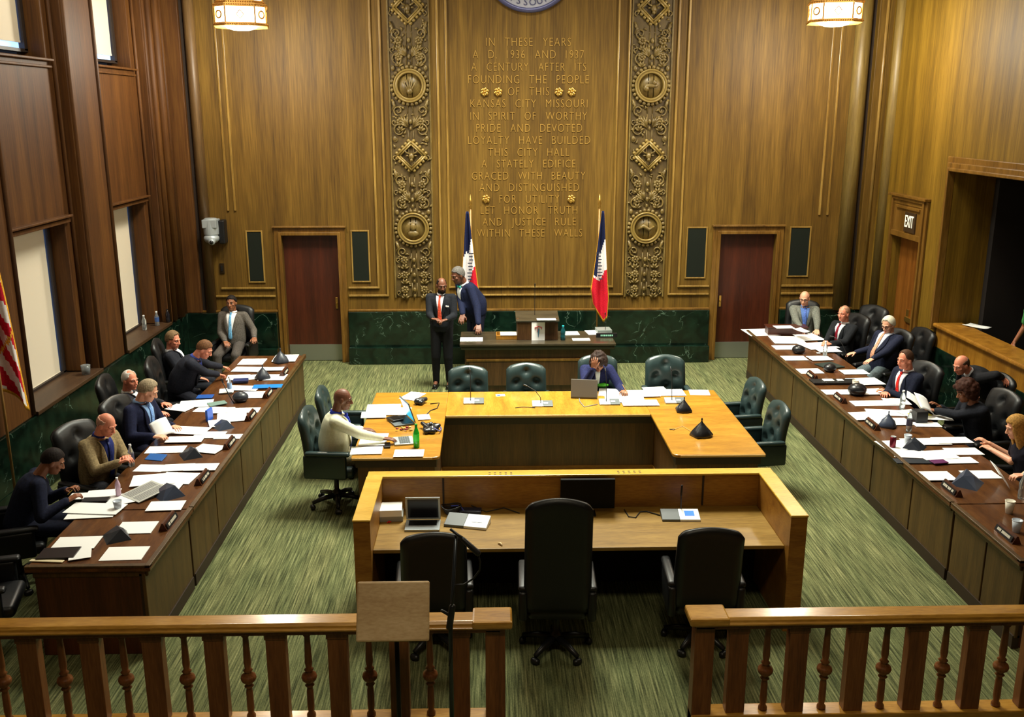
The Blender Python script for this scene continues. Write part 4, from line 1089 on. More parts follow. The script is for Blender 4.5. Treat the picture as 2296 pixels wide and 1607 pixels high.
# ---- staff table
i = person('bald person in cream jacket and blue shirt at the left of the staff table', (768, 895), 1.24, -82, DK, None, (26, 20, 18), (226, 226, 196),
           (46, 66, 190), (60, 80, 200), lean=.12, hyaw=-.05, hpitch=.18, hands=(W(812, 962, .82), W(868, 986, .8)), curl=(.3, .3), trousers=(120, 112, 88), belly=.03, hdir=((1, .1, -.1), (1, .05, -.1)))
CLK = i
q = dup(CW, (i['root'].x-.05, i['root'].y-.02, 0), -PI/2-.1, 'big black armchair of the person in the cream jacket'); q.scale = (1, 1, 1.05); q['group'] = CG1
i = person('curly-haired person in navy jacket writing at the staff table, hand on forehead', (1342, 812), 1.12, 180, (150, 98, 70), 'curly', (44, 30, 24), (26, 30, 68),
           (222, 232, 226), None, lean=.42, hyaw=0, hpitch=.75, hands=(W(1398, 876, .8), W(1331, 826, 1.09)), curl=(.9, .5), hdir=(None, (.1, -.1, 1)), female=True, open_=.03,
           pole=(None, (.3, .9, -1)))
# ---- standing persons
i = person('person standing in a black suit with an orange-red tie and white pocket square', (990, 640), 1.68, 172, DK, 'stubble', (24, 18, 16), (22, 24, 30),
           (232, 236, 244), (224, 84, 60), lean=.02, hyaw=.4, hpitch=.2, stand=True, hands=(UY(1001, 716, 14.6), UY(970, 714, 14.6)), curl=(.9, .9), pocket=True, beard=True, trousers=(20, 20, 24), pole=((-.5, -1, -.8), (.5, -1, -.8)), hdir=((-1, -.5, -.2), (1, -.5, -.1)), open_=.06)
i = person('grey-haired person in navy suit and teal bow tie leaning on the presiding desk', (1027, 617), 1.7, 118, DK, 'short', (96, 92, 88), (22, 28, 54),
           (226, 232, 238), None, lean=.42, hyaw=.1, hpitch=.3, stand=True, hands=(UY(1075, 736, 15.3), UY(1041, 739, 15.3)), curl=(.2, .2), hdir=((0, -.7, -.7), (-.2, -.7, -.7)), bow=(60, 190, 180), belly=.06, sc_=1.14, trousers=(22, 26, 44), open_=.06)
# ---- right council row (facing -X)
i = person('bald person with glasses in light grey suit at the far right desk end', (1804, 669), 1.3, 168, PL, 'bald', (150, 110, 86), (112, 114, 106),
           (96, 128, 196), (90, 120, 200), lean=.0, hyaw=-.3, hpitch=.25, hands=(W(1832, 742, .85), W(1800, 745, .84)), glasses=True)
seatat(i, 'high-back chair behind the bald person in light grey')
i = person('balding person in dark suit and dark red tie at the far right desk', (1892, 703), 1.24, 118, PK, 'thin', (156, 116, 92), (28, 30, 34),
           (226, 228, 232), (130, 26, 44), lean=-.05, hyaw=.1, hpitch=.05, hands=(W(1862, 770, .84), W(1850, 768, .84)))
seatat(i, 'high-back chair behind the person with the dark red tie', rz=R(112))
i = person('white-haired person with glasses in a navy blazer lying back with a striped tie', (1992, 728), 1.3, 118, PL, 'full', (226, 218, 196), (30, 34, 54),
           (214, 220, 236), (206, 150, 120), lean=-.38, hyaw=.1, hpitch=.35, hands=(W(1938, 818, .8), W(1918, 790, .8)), curl=(.3, .3), glasses=True, trousers=(92, 104, 108), belly=.06, open_=.09)
seatat(i, 'high-back chair behind the white-haired person in the navy blazer', .08, rz=R(112))
i = person('brown-haired person in navy suit and bright red tie at the right desk', (2030, 806), 1.28, 108, PK, 'rec', (74, 50, 36), (24, 28, 46),
           (232, 232, 238), (214, 40, 34), lean=.08, hyaw=.05, hpitch=.15, hands=(W(1990, 878, .84), W(1986, 880, .84)), curl=(.7, .7))
seatat(i, 'high-back chair behind the person with the bright red tie')
i = person('bald person in a black suit leaning sideways with one hand over a chair back', (2156, 818), 1.26, 98, PK, 'bald', (84, 60, 46), (26, 26, 30),
           (222, 224, 230), None, lean=.95, hyaw=.15, hpitch=.4, stand=True, hands=(W(2246, 846, 1.16), None), hdir=((.15, -.9, -.35), None), open_=.03, pole=((-.8, -.3, .3), None))
hchair(6.08, 11.3, R(92), 'high-back chair under the hand of the bent-over bald person', .97)
i = person('person with curly dark brown hair and black jacket lifting papers', (2166, 878), 1.18, 98, BR, 'curly', (62, 34, 24), (30, 32, 40),
           None, None, lean=.3, hyaw=-.15, hpitch=.35, hands=(W(2098, 920, .88), W(2108, 912, .9)), female=True)
seatat(i, 'high-back chair behind the curly dark-haired person in black', .02, .97)
P17 = i
i = person('blonde long-haired person in a black top with joined hands at the right edge', (2280, 958), 1.2, 84, PL, 'long', (178, 132, 66), (24, 22, 34),
           None, None, lean=.25, hyaw=0, hpitch=.3, hands=(W(2224, 1008, .86), W(2218, 994, .88)), curl=(.6, .6), female=True, trousers=(120, 118, 96), shortsl=True)
seatat(i, 'high-back chair behind the blonde person at the right edge')
P18 = i
i = person('person mostly outside the right edge, one arm holding up a sheet', (2375, 985), 1.2, 92, PL, 'full', (140, 100, 60), (222, 196, 160),
           None, None, lean=.15, hpitch=.2, hands=(W(2262, 1072, .9), None), female=True, curl=(.8, .5))
i = person('person in a green short-sleeved shirt leaning on the gallery parapet at the right edge', (2324, 668), 1.98, 98, (150, 92, 62), 'short', (30, 22, 18), (70, 150, 84),
           None, None, lean=.2, stand=True, hands=(None, W(2274, 768, 1.3)), shortsl=True, trousers=(30, 30, 60))
i['t'].location.z += 0
# ---- empty high-back chairs
hchair(-4.15, 7.25, R(-75), 'empty black armchair at the bottom left corner behind the near left desk')
q = U(1925, 690, 1.15); hchair(6.15, 15.3, R(120), 'empty high-back chair by the back right corner beside the side door')
q = U(2010, 735, 1.15); hchair(6.3, 13.95, R(100), 'empty high-back chair against the right wall near the exit door', .95)
# ---------------------------------------------------------------- papers and small things
def paper(px, py, w, l, rot, z, label, group, m=None, h=.004, name='paper_sheet', cat='paper', bend=0):
    q = U(px, py, z); b = MB()
    if bend:
        def fn(u, v): return ((u-.5)*w, (v-.5)*l, h+bend*((u-.5)**2*4*.6+(v-.5)**2))
        b.grid(fn, 6, 6)
        o = obj(name, b, m or PAPER, None, smooth=True, solid=.002)
    else:
        b.box(-w/2, w/2, -l/2, l/2, 0, h); o = obj(name, b, m or PAPER)
    o.location = q; o.rotation_euler = (0, 0, math.radians(rot)); return tag(o, label, cat, group)
GL, GRR, GT, GM = 'papers on the left council desk', 'papers on the right council desk', 'papers on the staff table', 'papers on the presiding desk'
rn = random.Random(4)
z = DH
L = [ # px, py, size along x, size along y, rotation, label
 (280, 1241, .34, .25, 2, 'white sheet nearest the rail on the left desk, right of the black folder'),
 (172, 1217, .36, .24, 3, 'white sheet just above the black folder on the near left desk'),
 (180, 1240, .17, .23, 20, 'white sheet sticking out from under the right of the black folder'),
 (306, 1183, .32, .25, 2, 'white sheet beside the nearest name plate on the left desk'),
 (372, 1134, .32, .22, 4, 'white sheet right of the newspaper, near the blue-grey microphone cover'),
 (214, 1140, .5, .24, -6, 'large white sheet under the navy-topped reader\'s hands'),
 (205, 1152, .42, .2, 6, 'white sheet peeking out below the large sheet by the plastic cup'),
 (232, 1106, .3, .18, 10, 'white sheet above the black pad, near the pen hand'),
 (190, 1112, .28, .16, 4, 'white sheet touching the fingers of the navy-topped reader'),
 (268, 1120, .24, .26, 30, 'white sheet under the pink bottle beside the newspaper'),
 (345, 1075, .42, .3, 12, 'white sheet above the newspaper, the wider one'),
 (398, 1072, .35, .3, -6, 'white sheet reaching under the second name plate from the rail'),
 (372, 1090, .3, .22, 0, 'white sheet tucked under the top corner of the newspaper'),
 (345, 1050, .36, .2, -4, 'white sheet in front of the tan-jacketed person'),
 (400, 1048, .3, .2, 6, 'white sheet in the row before the tan jacket, middle one'),
 (452, 1047, .32, .2, 2, 'white sheet at the aisle edge in the row before the tan jacket'),
 (372, 1008, .4, .22, 3, 'white sheet behind the blue tablet cover'),
 (468, 1006, .3, .25, -16, 'white slanted sheet beside the third name plate from the rail'),
 (415, 985, .4, .2, 2, 'white sheet before the navy-suited person, lower one'),
 (470, 975, .34, .22, 0, 'white sheet before the navy-suited person, nearer the aisle'),
 (425, 965, .42, .26, -8, 'white sheet before the navy-suited person, upper one'),
 (512, 979, .3, .16, 1, 'long white sheet ending at the aisle edge by the third name plate'),
 (520, 935, .34, .36, 14, 'white sheet stack beside the fourth name plate'),
 (492, 948, .24, .26, 20, 'white sheet under the left of the stack by the fourth name plate'),
 (548, 920, .36, .2, 2, 'white sheet at the aisle behind the fourth name plate'),
 (440, 905, .4, .3, 10, 'white sheet before the white-haired person'),
 (470, 918, .34, .22, -8, 'white sheet below the green-edged folder'),
 (405, 914, .3, .24, -20, 'white sheet nearest the white-haired person\'s hands'),
 (500, 920, .26, .22, 6, 'white sheet between the green-edged folder and the water bottle'),
 (565, 885, .42, .3, 2, 'white sheet before the blue folder, aisle side'),
 (545, 870, .42, .22, -6, 'white sheet just below the blue folder'),
 (508, 876, .18, .2, 12, 'small white sheet left of the water bottle on the left desk'),
 (612, 846, .36, .3, 0, 'white sheet right of the dark cover beyond the blue folder'),
 (534, 846, .3, .26, 8, 'white sheet left of the dark cover beyond the blue folder'),
 (572, 845, .18, .24, 14, 'small white sheet touching the dark cover beyond the blue folder'),
 (560, 828, .46, .26, -4, 'wide white sheet near the far end of the left desk'),
 (605, 827, .4, .18, 2, 'long white sheet at the far end of the left desk, aisle side'),
 (566, 811, .36, .34, 0, 'white sheet at the far end of the left desk, next to the last cover'),
 (640, 803, .34, .4, 2, 'white sheet at the far right corner of the left desk'),
]
for k, (px, py, w, l, r, lb) in enumerate(L): paper(px, py, w, l, r, z+.001+.0013*((k*5) % 13), lb, GL)
Rr = [
 (1705, 745, .5, .5, 5, 'white sheet at the far left corner of the right desk'),
 (1765, 762, .5, .5, -4, 'white sheet beside the wooden box on the far right desk'),
 (1812, 755, .36, .5, 8, 'white sheet right of the wooden box on the far right desk'),
 (1765, 779, .42, .26, 0, 'white sheet left of the first black cover on the right desk'),
 (1835, 775, .5, .4, 14, 'white sheet before the person with the dark red tie, larger one'),
 (1855, 784, .34, .3, 4, 'white sheet before the person with the dark red tie, nearer the camera'),
 (1780, 803, .36, .26, 0, 'white sheet along the aisle below the black gooseneck cover'),
 (1838, 803, .32, .26, 4, 'white open booklet page right of the gooseneck cover'),
 (1813, 832, .36, .26, 2, 'white sheet left of the round black cover, aisle side'),
 (1915, 834, .36, .24, 2, 'white sheet before the white-haired person in the blazer'),
 (1940, 855, .42, .34, 4, 'white sheet right of the coffee cup on the right desk'),
 (1875, 879, .38, .22, 0, 'white sheet below the black tray on the right desk, aisle side'),
 (1950, 878, .36, .26, 2, 'white sheet behind the round black cover'),
 (1960, 904, .56, .22, 1, 'long white sheet before the person with the bright red tie, left half'),
 (2010, 900, .3, .26, -6, 'white sheet before the person with the bright red tie, right half'),
 (1945, 932, .42, .3, 6, 'white sheet beside the third name plate on the right desk'),
 (1985, 925, .44, .24, -10, 'white folded sheet above the pyramid cover in the middle of the right desk'),
 (2000, 945, .4, .26, 0, 'white sheet under the left of the pyramid cover, middle of the right desk'),
 (2045, 925, .3, .24, 14, 'white sheet left of the yellow-edged pad'),
 (2078, 952, .3, .16, -4, 'white narrow sheet behind the black box on the right desk'),
 (2100, 936, .34, .2, -10, 'white sheet under the lifted papers'),
 (2010, 998, .36, .3, 6, 'white sheet next to the red can'),
 (2075, 990, .5, .22, 1, 'long white sheet before the curly dark-haired person, left half'),
 (2135, 987, .4, .2, 1, 'long white sheet before the curly dark-haired person, right half'),
 (2040, 1018, .36, .24, -10, 'white sheet below the red can'),
 (2100, 1020, .4, .26, 8, 'white sheet below the cover beside the red can'),
 (2160, 1012, .36, .22, 0, 'white sheet before the joined hands of the blonde person'),
 (2150, 1032, .34, .18, 2, 'white sheet with a small crest mark before the blonde person'),
 (2100, 1067, .32, .24, 0, 'white sheet left of the blue-grey cover on the near right desk'),
 (2198, 1064, .34, .22, 0, 'white sheet right of the blue-grey cover on the near right desk'),
]
for k, (px, py, w, l, r, lb) in enumerate(Rr): paper(px, py, w, l, r, z+.001+.0013*((k*5) % 13), lb, GRR)
T = [
 (860, 916, .42, .36, 2, 'white sheet above the laptop on the staff table, left one'), (890, 922, .34, .3, 0, 'white sheet behind the open laptop, touching its screen'),
 (838, 930, .3, .24, 4, 'white sheet nearest the cream-jacketed person\'s far arm'), (925, 888, .22, .34, -24, 'white curled sheet behind the laptop screen at the far left corner'),
 (950, 935, .15, .2, 10, 'small white sheet right of the laptop screen'), (838, 985, .3, .4, 0, 'large white sheet under the cream-jacketed person\'s near arm'),
 (822, 1010, .34, .24, 2, 'white sheet at the near left corner of the staff table'), (917, 1016, .32, .22, 0, 'white sheet below the green soda bottle'),
 (1370, 880, .32, .34, -8, 'white sheet under the curly-haired writer\'s pen hand'), (1400, 893, .5, .36, -4, 'large white sheet in front of the writer, centre'),
 (1440, 882, .42, .3, 4, 'white sheet right of the writer\'s pen hand'), (1505, 880, .34, .3, 0, 'white sheet behind the rightmost grey microphone unit'),
 (1435, 903, .46, .24, 0, 'white sheet nearest the inner edge before the writer'), (1568, 880, .26, .24, -6, 'white sheet alone at the far right of the staff table'),
 (1470, 875, .3, .3, 6, 'white sheet overlapping the sheets between writer and empty chair')]
for k, (px, py, w, l, r, lb) in enumerate(T): paper(px, py, w, l, r, .75+.001+.0013*((k*5) % 13), lb, GT)
for k, (px, py, w, l, r, lb) in enumerate([(1057, 761, .36, .26, 0, 'white sheet at the left front of the presiding desk'), (1281, 747, .24, .26, 4, 'white sheet right of the lectern box by the teal bottle'),
        (1303, 761, .28, .16, 0, 'white sheet at the front edge of the presiding desk, right side'), (1335, 745, .3, .3, 8, 'white sheets under the grey box at the right of the presiding desk')]):
    paper(px, py, w, l, r, .8015, lb, GM)
paper(1140, 748, .26, .24, 0, .872, 'white papers lying in the wooden tray on the presiding desk', GM)
tr = thing('wooden_tray', 'small brown wooden tray left of the lectern box', 'tray', U(1136, 757, .8))
obj('tray_box', MB().box(-.17, .17, -.14, .14, 0, .02).box(-.17, .17, -.14, -.125, .02, .07).box(-.17, .17, .125, .14, .02, .07), _m['parapet_wood'], tr, world=False, bevel=.004)
obj('tray_side', MB().box(-.17, -.155, -.125, .125, .02, .07).box(.155, .17, -.125, .125, .02, .07), _m['parapet_wood'], tr, world=False)
paper(2190, 733, .2, .34, 30, GP+.001, 'white papers lying on the gallery parapet', 'papers on the gallery parapet', bend=.02)
# newspaper, folders, tablets
NEWS = mat('newsprint', (190, 190, 182), .8)
o = thing('newspaper', 'open grey newspaper lying tilted over sheets on the near left desk', 'newspaper', U(326, 1102, z+.03), math.radians(-38))
M = Matrix.Rotation(.12, 4, 'X')
obj('page', MB().box(-.15, .15, -.17, .17, 0, .006, M), NEWS, o, world=False)
g = MB()
for i in range(22): g.box(-.13+.0, -.01, .14-.0135*i, .146-.0135*i, .0062, .0068, M).box(.01, .13, .14-.0135*i, .146-.0135*i, .0062, .0068, M)
obj('print_lines', g, mat('newsprint_ink', (110, 110, 112), .8), o, world=False)
def slab(px, py, w, l, rot, zz, label, name, cat, col, h=.012, tilt=0, rough=.4):
    o = obj(name, MB().box(-w/2, w/2, -l/2, l/2, 0, h, Matrix.Rotation(tilt, 4, 'X')), mat('%s_%d_%d_%d' % ((name,)+col), col, rough), bevel=.003)
    o.location = U(px, py, zz); o.rotation_euler = (0, 0, math.radians(rot)); return tag(o, label, cat)
slab(132, 1241, .3, .2, 4, z+.012, 'black folder near the rail end of the left desk', 'folder', 'folder', (24, 14, 16))
slab(215, 1121, .24, .1, 4, z+.016, 'black pad among the sheets before the navy-topped reader', 'pad', 'pad', (30, 30, 34))
slab(600, 867, .38, .16, 4, z+.014, 'bright blue folder across the far left desk', 'folder', 'folder', (20, 120, 210))
slab(460, 890, .2, .16, 4, z+.008, 'blue folder under the white-haired person\'s elbow', 'folder', 'folder', (30, 80, 160))
slab(487, 905, .22, .14, 30, z+.016, 'green-edged clear folder near the white-haired person', 'folder', 'folder', (120, 150, 140))
slab(350, 1026, .2, .12, -14, z+.01, 'blue tablet lying in front of the dark microphone cover', 'tablet', 'tablet', (40, 96, 170), tilt=.25)
slab(470, 942, .03, .14, -10, z+.002, 'thin blue booklet standing near the fourth seat of the left desk', 'booklet', 'booklet', (30, 90, 200), h=.14)
slab(540, 855, .2, .14, 10, z+.016, 'dark blue binder left of the far dark cover', 'binder', 'binder', (24, 40, 90), h=.03)
slab(1835, 792, .05, .05, 0, z+.01, 'small pale note by the gooseneck cover on the right desk', 'note', 'note', (220, 220, 214), h=.01)
slab(1870, 858, .62, .2, 0, z+.004, 'long black tray along the aisle side of the right desk', 'tray', 'tray', (22, 24, 26), h=.03)
slab(1857, 853, .14, .1, 0, z+.036, 'white card on the left of the long black tray', 'card', 'card', (236, 236, 232))
slab(1884, 853, .08, .08, 0, z+.036, 'small white card on the right of the long black tray', 'card', 'card', (236, 236, 232))
slab(1860, 820, .3, .3, 20, z+.006, 'dark green booklet beside the round black cover', 'booklet', 'booklet', (40, 54, 50))
slab(2060, 945, .14, .14, 4, z+.002, 'black upright box right of the water bottle on the right desk', 'box', 'box', (20, 22, 26), h=.14)
slab(2062, 930, .26, .1, 6, z+.016, 'yellow-edged notepad under the lifted papers', 'notepad', 'notepad', (226, 220, 70))
slab(2060, 1035, .5, .14, -2, z+.002, 'dark folder under the sheets below the red can', 'folder', 'folder', (30, 40, 50))
slab(2105, 1036, .16, .1, 10, z+.016, 'purple booklet corner among the sheets before the blonde person', 'booklet', 'booklet', (96, 40, 90))
slab(1353, 743, .24, .26, 4, .812, 'grey box with a dark lid at the right of the presiding desk', 'box', 'box', (120, 128, 124), h=.05)
slab(105, 1258, .28, .04, -6, z+.004, 'cream envelope at the near left corner of the left desk', 'envelope', 'envelope', (228, 214, 176), h=.008)
slab(275, 1208, .02, .02, 0, z, 'small dark clip near the nearest microphone cover', 'clip', 'clip', (40, 30, 26))
# sheets held in hands
def held(c, rx, ry, rz, w, l, label):
    o = obj('held_sheet', MB().grid(lambda u, v: ((u-.5)*w, (v-.5)*l, .02*math.sin(u*3)), 6, 6), PAPER, None, smooth=True, solid=.0015)
    o.location = c; o.rotation_euler = (rx, ry, rz); return tag(o, label, 'paper', 'sheets held in hands')
held(U(362, 960, .92), .5, -.3, .5, .2, .26, 'white sheet held up by the navy-suited person at the left desk')
held(U(2072, 905, .94), .5, .5, .2, .22, .28, 'white sheet lifted by the curly dark-haired person, front one')
held(U(2050, 898, .93), .2, .7, -.3, .24, .2, 'white sheet bent over behind the front lifted sheet')
held(U(2242, 1065, .9), .3, .9, .1, .22, .26, 'grey-shaded sheet held up over the near right desk')
# name plates: dark wedge with pale lettering
def nameplate(loc, rz, label):
    t = thing('name_plate', label, 'name plate', loc, rz, 'name plates on the council desks')
    obj('holder', MB().prism([(-.04, 0), (.04, 0), (.01, .07), (-.004, .07)], -.15, .15, Matrix(((0, 0, 1, 0), (1, 0, 0, 0), (0, 1, 0, 0), (0, 0, 0, 1)))), _m['end_panel_wood'], t, world=False)
    nx, nz = (.07, .036)
    b = MB(); M = Matrix.Translation((0, -.031, .036)) @ Matrix.Rotation(math.radians(66.8), 4, 'X')
    obj('plate', MB().box(-.135, .135, -.024, .026, 0, .006, M), BLKP, t, world=False)
    r_ = random.Random(int(abs(loc[1])*100)); x = -.1
    while x < .1:
        w_ = r_.uniform(.006, .014); b.box(x, x+w_, -.011, .013, .006, .0075, M); x += w_+.004+(.012 if r_.random() < .15 else 0)
    obj('lettering', b, mat('name_lettering', (214, 208, 190), .5), t, world=False)
    return t
first_np = None
NPL = [(362, 1175, 'nearest the rail on the left desk'), (440, 1076, 'second from the rail on the left desk'), (507, 998, 'third from the rail on the left desk'), (562, 936, 'fourth from the rail on the left desk'), (603, 886, 'fifth from the rail on the left desk'), (645, 838, 'sixth and farthest on the left desk')]
for px, py, lb in NPL:
    q = U(px, py, DH); nameplate((-2.84, q.y, DH), PI/2, 'dark name plate with pale letters, '+lb)
for px, py, lb in [(2257, 1203, 'nearest the camera beside a plastic cup'), (2130, 1101, 'on the right desk below the blue-grey cover'), (1947, 956, 'on the right desk by the pyramid cover'), (1880, 897, 'on the right desk left of the round cover'), (1822, 846, 'farthest up the right desk, by the aisle')]:
    q = U(px, py, DH); nameplate((4.46, q.y, DH), -PI/2, 'dark name plate with pale letters, '+lb)
q = U(1360, 756, .8); t = thing('name_plate', 'dark name plate with green-white letters', 'name plate', (q.x, q.y, .8), 0, 'name plates on the council desks')
obj('plate', MB().box(-.17, .17, -.02, .02, 0, .07), BLKP, t, world=False, bevel=.003)
b = MB(); x = -.1
for w_ in (.02, .012, .03, .022, .018, .03, .02): b.box(x, x+w_, -.022, -.02, .022, .05); x += w_+.008
obj('lettering', b, mat('green_lettering', (150, 214, 186), .5), t, world=False)
# covered microphone units on the council desks: creased dark covers shaped like wedges
CV = leather('dark_cover_vinyl', (44, 48, 56), .35); CVB = leather('blue_grey_cover_vinyl', (62, 70, 88), .35); CVK = leather('black_bag_plastic', (26, 27, 30), .3)
def cover(px, py, zz, rz, label, kind='wedge', m=None, s=1.0, mic=0):
    q = U(px, py, zz); t = thing('microphone_unit', label, 'microphone', q, rz, 'covered microphone units')
    b = MB()
    if kind == 'wedge':
        pr = [(-.11, -.1, 0), (.11, -.1, 0), (.11, .1, 0), (-.11, .1, 0), (-.07, .02, .085), (.07, .03, .1), (.0, .06, .075), (.03, -.03, .07)]
        b.add([(x*s, y*s, z_*s) for x, y, z_ in pr], [(3, 2, 1, 0), (0, 1, 5, 7), (0, 7, 4), (7, 5, 4), (1, 2, 5), (2, 3, 6), (2, 6, 5), (3, 4, 6), (4, 5, 6), (0, 4, 3)])
    elif kind == 'bag':
        n_ = 10; vs = []; fs = []
        rr_ = random.Random(int(px)); prof = [(1, 0), (1.0, .03), (.72, .09), (.38, .14), (.12, .18), (.05, .2), (.09, .225), (.03, .24)]
        for r_, h_ in prof:
            for k_ in range(n_):
                a_ = 2*PI*k_/n_; e = .13*s*r_*(1+.12*math.cos(4*a_+PI)+rr_.uniform(-.07, .07)); vs.append((e*math.cos(a_), e*math.sin(a_), h_*s))
        for i_ in range(len(prof)-1):
            for k_ in range(n_): fs.append((i_*n_+k_, i_*n_+(k_+1) % n_, (i_+1)*n_+(k_+1) % n_, (i_+1)*n_+k_))
        fs.append(tuple(reversed(range(n_)))); fs.append(tuple(range((len(prof)-1)*n_, len(prof)*n_))); b.add(vs, fs)
    else: b.ell((0, 0, .06*s), (.1*s, .09*s, .07*s), 16, 10)
    obj('cover', b, m or CV, t, world=False, smooth=(kind != 'wedge'))
    if mic:
        obj('gooseneck', MB().tube([(.02, 0, .06), (.0, .02, .2), (-.03, .08, .3), (-.06, .16, .33)], .006, 6), CABLE, t, world=False, smooth=True)
    return t
for a in [(262, 1205, DH, R(-60), 'dark wedge-shaped microphone cover nearest the rail on the left desk', 'wedge', CV, 1.0), (378, 1110, DH, R(-50), 'blue-grey microphone cover touching the newspaper', 'wedge', CVB, 1.15),
          (428, 1022, DH, R(-60), 'dark microphone cover right of the blue tablet', 'wedge', CV, 1.0), (500, 958, DH, R(-50), 'grey microphone cover below the fourth name plate of the left desk', 'wedge', CVB, .95),
          (540, 900, DH, 0, 'round dark microphone cover behind the water bottle of the left desk', 'round', CV, 1.0), (590, 849, DH, R(-60), 'dark microphone cover beyond the blue folder', 'bag', CV, .85),
          (630, 812, DH, R(-60), 'dark microphone cover at the far end of the left desk', 'bag', CV, .9),
          (1790, 792, DH, 0, 'black microphone cover near the far end of the right desk', 'round', CVK, 1.0), (1860, 833, DH, 0, 'creased black cover beside the dark green booklet', 'round', CVK, .9),
          (1921, 885, DH, 0, 'round black cover below the coffee cup on the right desk', 'round', CVK, 1.2), (1990, 956, DH, R(60), 'dark pyramid cover by the third name plate of the right desk', 'bag', CVB, .8),
          (2050, 1004, DH, R(50), 'dark pyramid cover right of the red can', 'wedge', CV, 1.0), (2168, 1085, DH, R(50), 'large blue-grey cover on the near right desk', 'wedge', CVB, 1.25),
          (1533, 922, .75, 0, 'black tied bag over a microphone on the staff table, the farther of two', 'bag', CVK, .78), (1572, 977, .75, .4, 'black tied bag over a microphone on the staff table, the nearer of two', 'bag', CVK, .9)]:
    cover(*a)
for (x0, y0, pts) in ((545, 905, [(520, 880, .95), (540, 900, .85)]), (1890, 800, [(1872, 775, 1.05), (1900, 815, .85)])): pass
# open microphone units with goosenecks on the staff table
def console(loc, rz, label, neck=True, screen=None, s=1.0, group='light grey microphone consoles'):
    t = thing('microphone_console', label, 'microphone', loc, rz, group)
    pr = lambda x0, x1: MB().prism([(-.07*s, 0), (.07*s, 0), (.07*s, .05*s), (-.07*s, .018*s)], x0*s, x1*s, Matrix(((0, 0, 1, 0), (1, 0, 0, 0), (0, 1, 0, 0), (0, 0, 0, 1))))
    obj('light_half', pr(-.14, .0) if screen is None else pr(0, .16), WHP if screen else SILV, t, world=False, bevel=.004)
    sp_ = obj('speaker_half', pr(0, .12) if screen is None else pr(-.14, 0), GRYP, t, world=False, bevel=.004)
    sl = .032/.14
    if screen:
        A = Matrix.Translation((0, 0, .034*s)) @ Matrix.Rotation(math.atan(sl), 4, 'X')
        obj('screen', MB().box(.045*s, .12*s, -.02*s, .04*s, 0, .003, A), screen, t, world=False)
    else: obj('button_strip', MB().box(.005, .06, -.02, .01, .0, .004, Matrix.Translation((0, 0, .034)) @ Matrix.Rotation(math.atan(sl), 4, 'X')), WHP, sp_, world=False)
    if neck:
        obj('gooseneck', MB().tube(neck, .005, 6), CABLE, t, world=False, smooth=True)
        obj('microphone_tip', MB().cap(neck[-2], neck[-1], .009), BLKP, t, world=False, smooth=True)
    return t
N1 = [(-.05, .0, .03), (-.05, .02, .14), (-.05, .05, .3), (-.055, .1, .4), (-.06, .13, .43)]
N2 = [(-.03, .0, .03), (-.035, .02, .1), (-.1, .06, .18), (-.2, .1, .23), (-.24, .12, .24)]
console(U(1064, 903, .75), 0, 'grey microphone console with an upright gooseneck, leftmost on the far table top', N1)
console(U(1218, 909, .75), 0, 'grey microphone console with a bent gooseneck, middle of the far table top', N2)
console(U(1368, 905, .75), 0, 'grey microphone console in front of the writer, beside the sheets', N1)
console(U(1515, 902, .75), 0, 'grey microphone console before the rightmost tufted chair', N1)
BSC = mat('blue_screen', (40, 90, 220), .3, emit=(50, 110, 255), es=1.4)
console(U(1045, 1175, .75), R(-14), 'white and grey console right of the open laptop on the clerk desk', None, mat('pale_screen', (225, 235, 245), .3), 1.3, 'consoles on the clerk desk')
console(U(1522, 1161, .75), R(-2), 'white and grey console with a lit blue screen on the clerk desk', [(.03, .08, .05), (.03, .1, .18), (.035, .11, .27)], BSC, 1.15, 'consoles on the clerk desk')
# laptops, monitor, printer-like paper box
def laptop(loc, rz, label, sc_col, lid_ang=100, body=SILV, emit=0, w=.34, d=.23, h=.22):
    t = thing('laptop', label, 'laptop', loc, rz, None)
    bs = obj('base', MB().box(-w/2, w/2, -d/2, d/2, 0, .02), body, t, world=False, bevel=.005)
    obj('keyboard', MB().box(-w/2+.03, w/2-.03, -.02, d/2-.03, .02, .023), BLKP, bs, world=False)
    M = Matrix.Translation((0, d/2, .02)) @ Matrix.Rotation(math.radians(lid_ang), 4, 'X')
    ld = obj('lid', MB().box(-w/2, w/2, 0, h, 0, .012, M @ Matrix.Translation((0, 0, -.012))), body, t, world=False, bevel=.004)
    sm = mat('screen_%d_%d_%d' % sc_col, sc_col, .2, emit=sc_col if emit else None, es=emit)
    # the screen faces the user at -Y
    obj('screen', MB().box(-w/2+.018, w/2-.018, .02, h-.018, .0005, .002, M), sm, ld, world=False)
    return t
laptop(U(948, 1180, .75), R(0), 'open silver laptop with a dark screen on the clerk desk', (14, 14, 22), 104, SILV, 0, .31, .22, .24)
laptop(U(898, 945, .75), R(-68), 'open laptop with a bright cyan screen on the left of the staff table', (60, 190, 225), 108, GRYP, 1.0, .36, .25, .26)
laptop(U(1310, 888, .75), R(172), 'grey laptop seen from the back of its lid, before the writer', (40, 60, 90), 100, mat('laptop_grey', (112, 110, 106), .4), 0, .34, .22, .23)
t = thing('keyboard', 'silver notebook base with grey keys under the typing hand', 'keyboard', U(905, 990, .75), R(-80))
kb = obj('keyboard_base', MB().box(-.13, .13, -.11, .11, 0, .02), SILV, t, world=False, bevel=.005)
g = MB()
for i_ in range(11):
    for j_ in range(5): g.box(-.11+.02*i_, -.094+.02*i_, -.05+.024*j_, -.03+.024*j_, .02, .025)
obj('keys', g, GRYP, t, world=False)
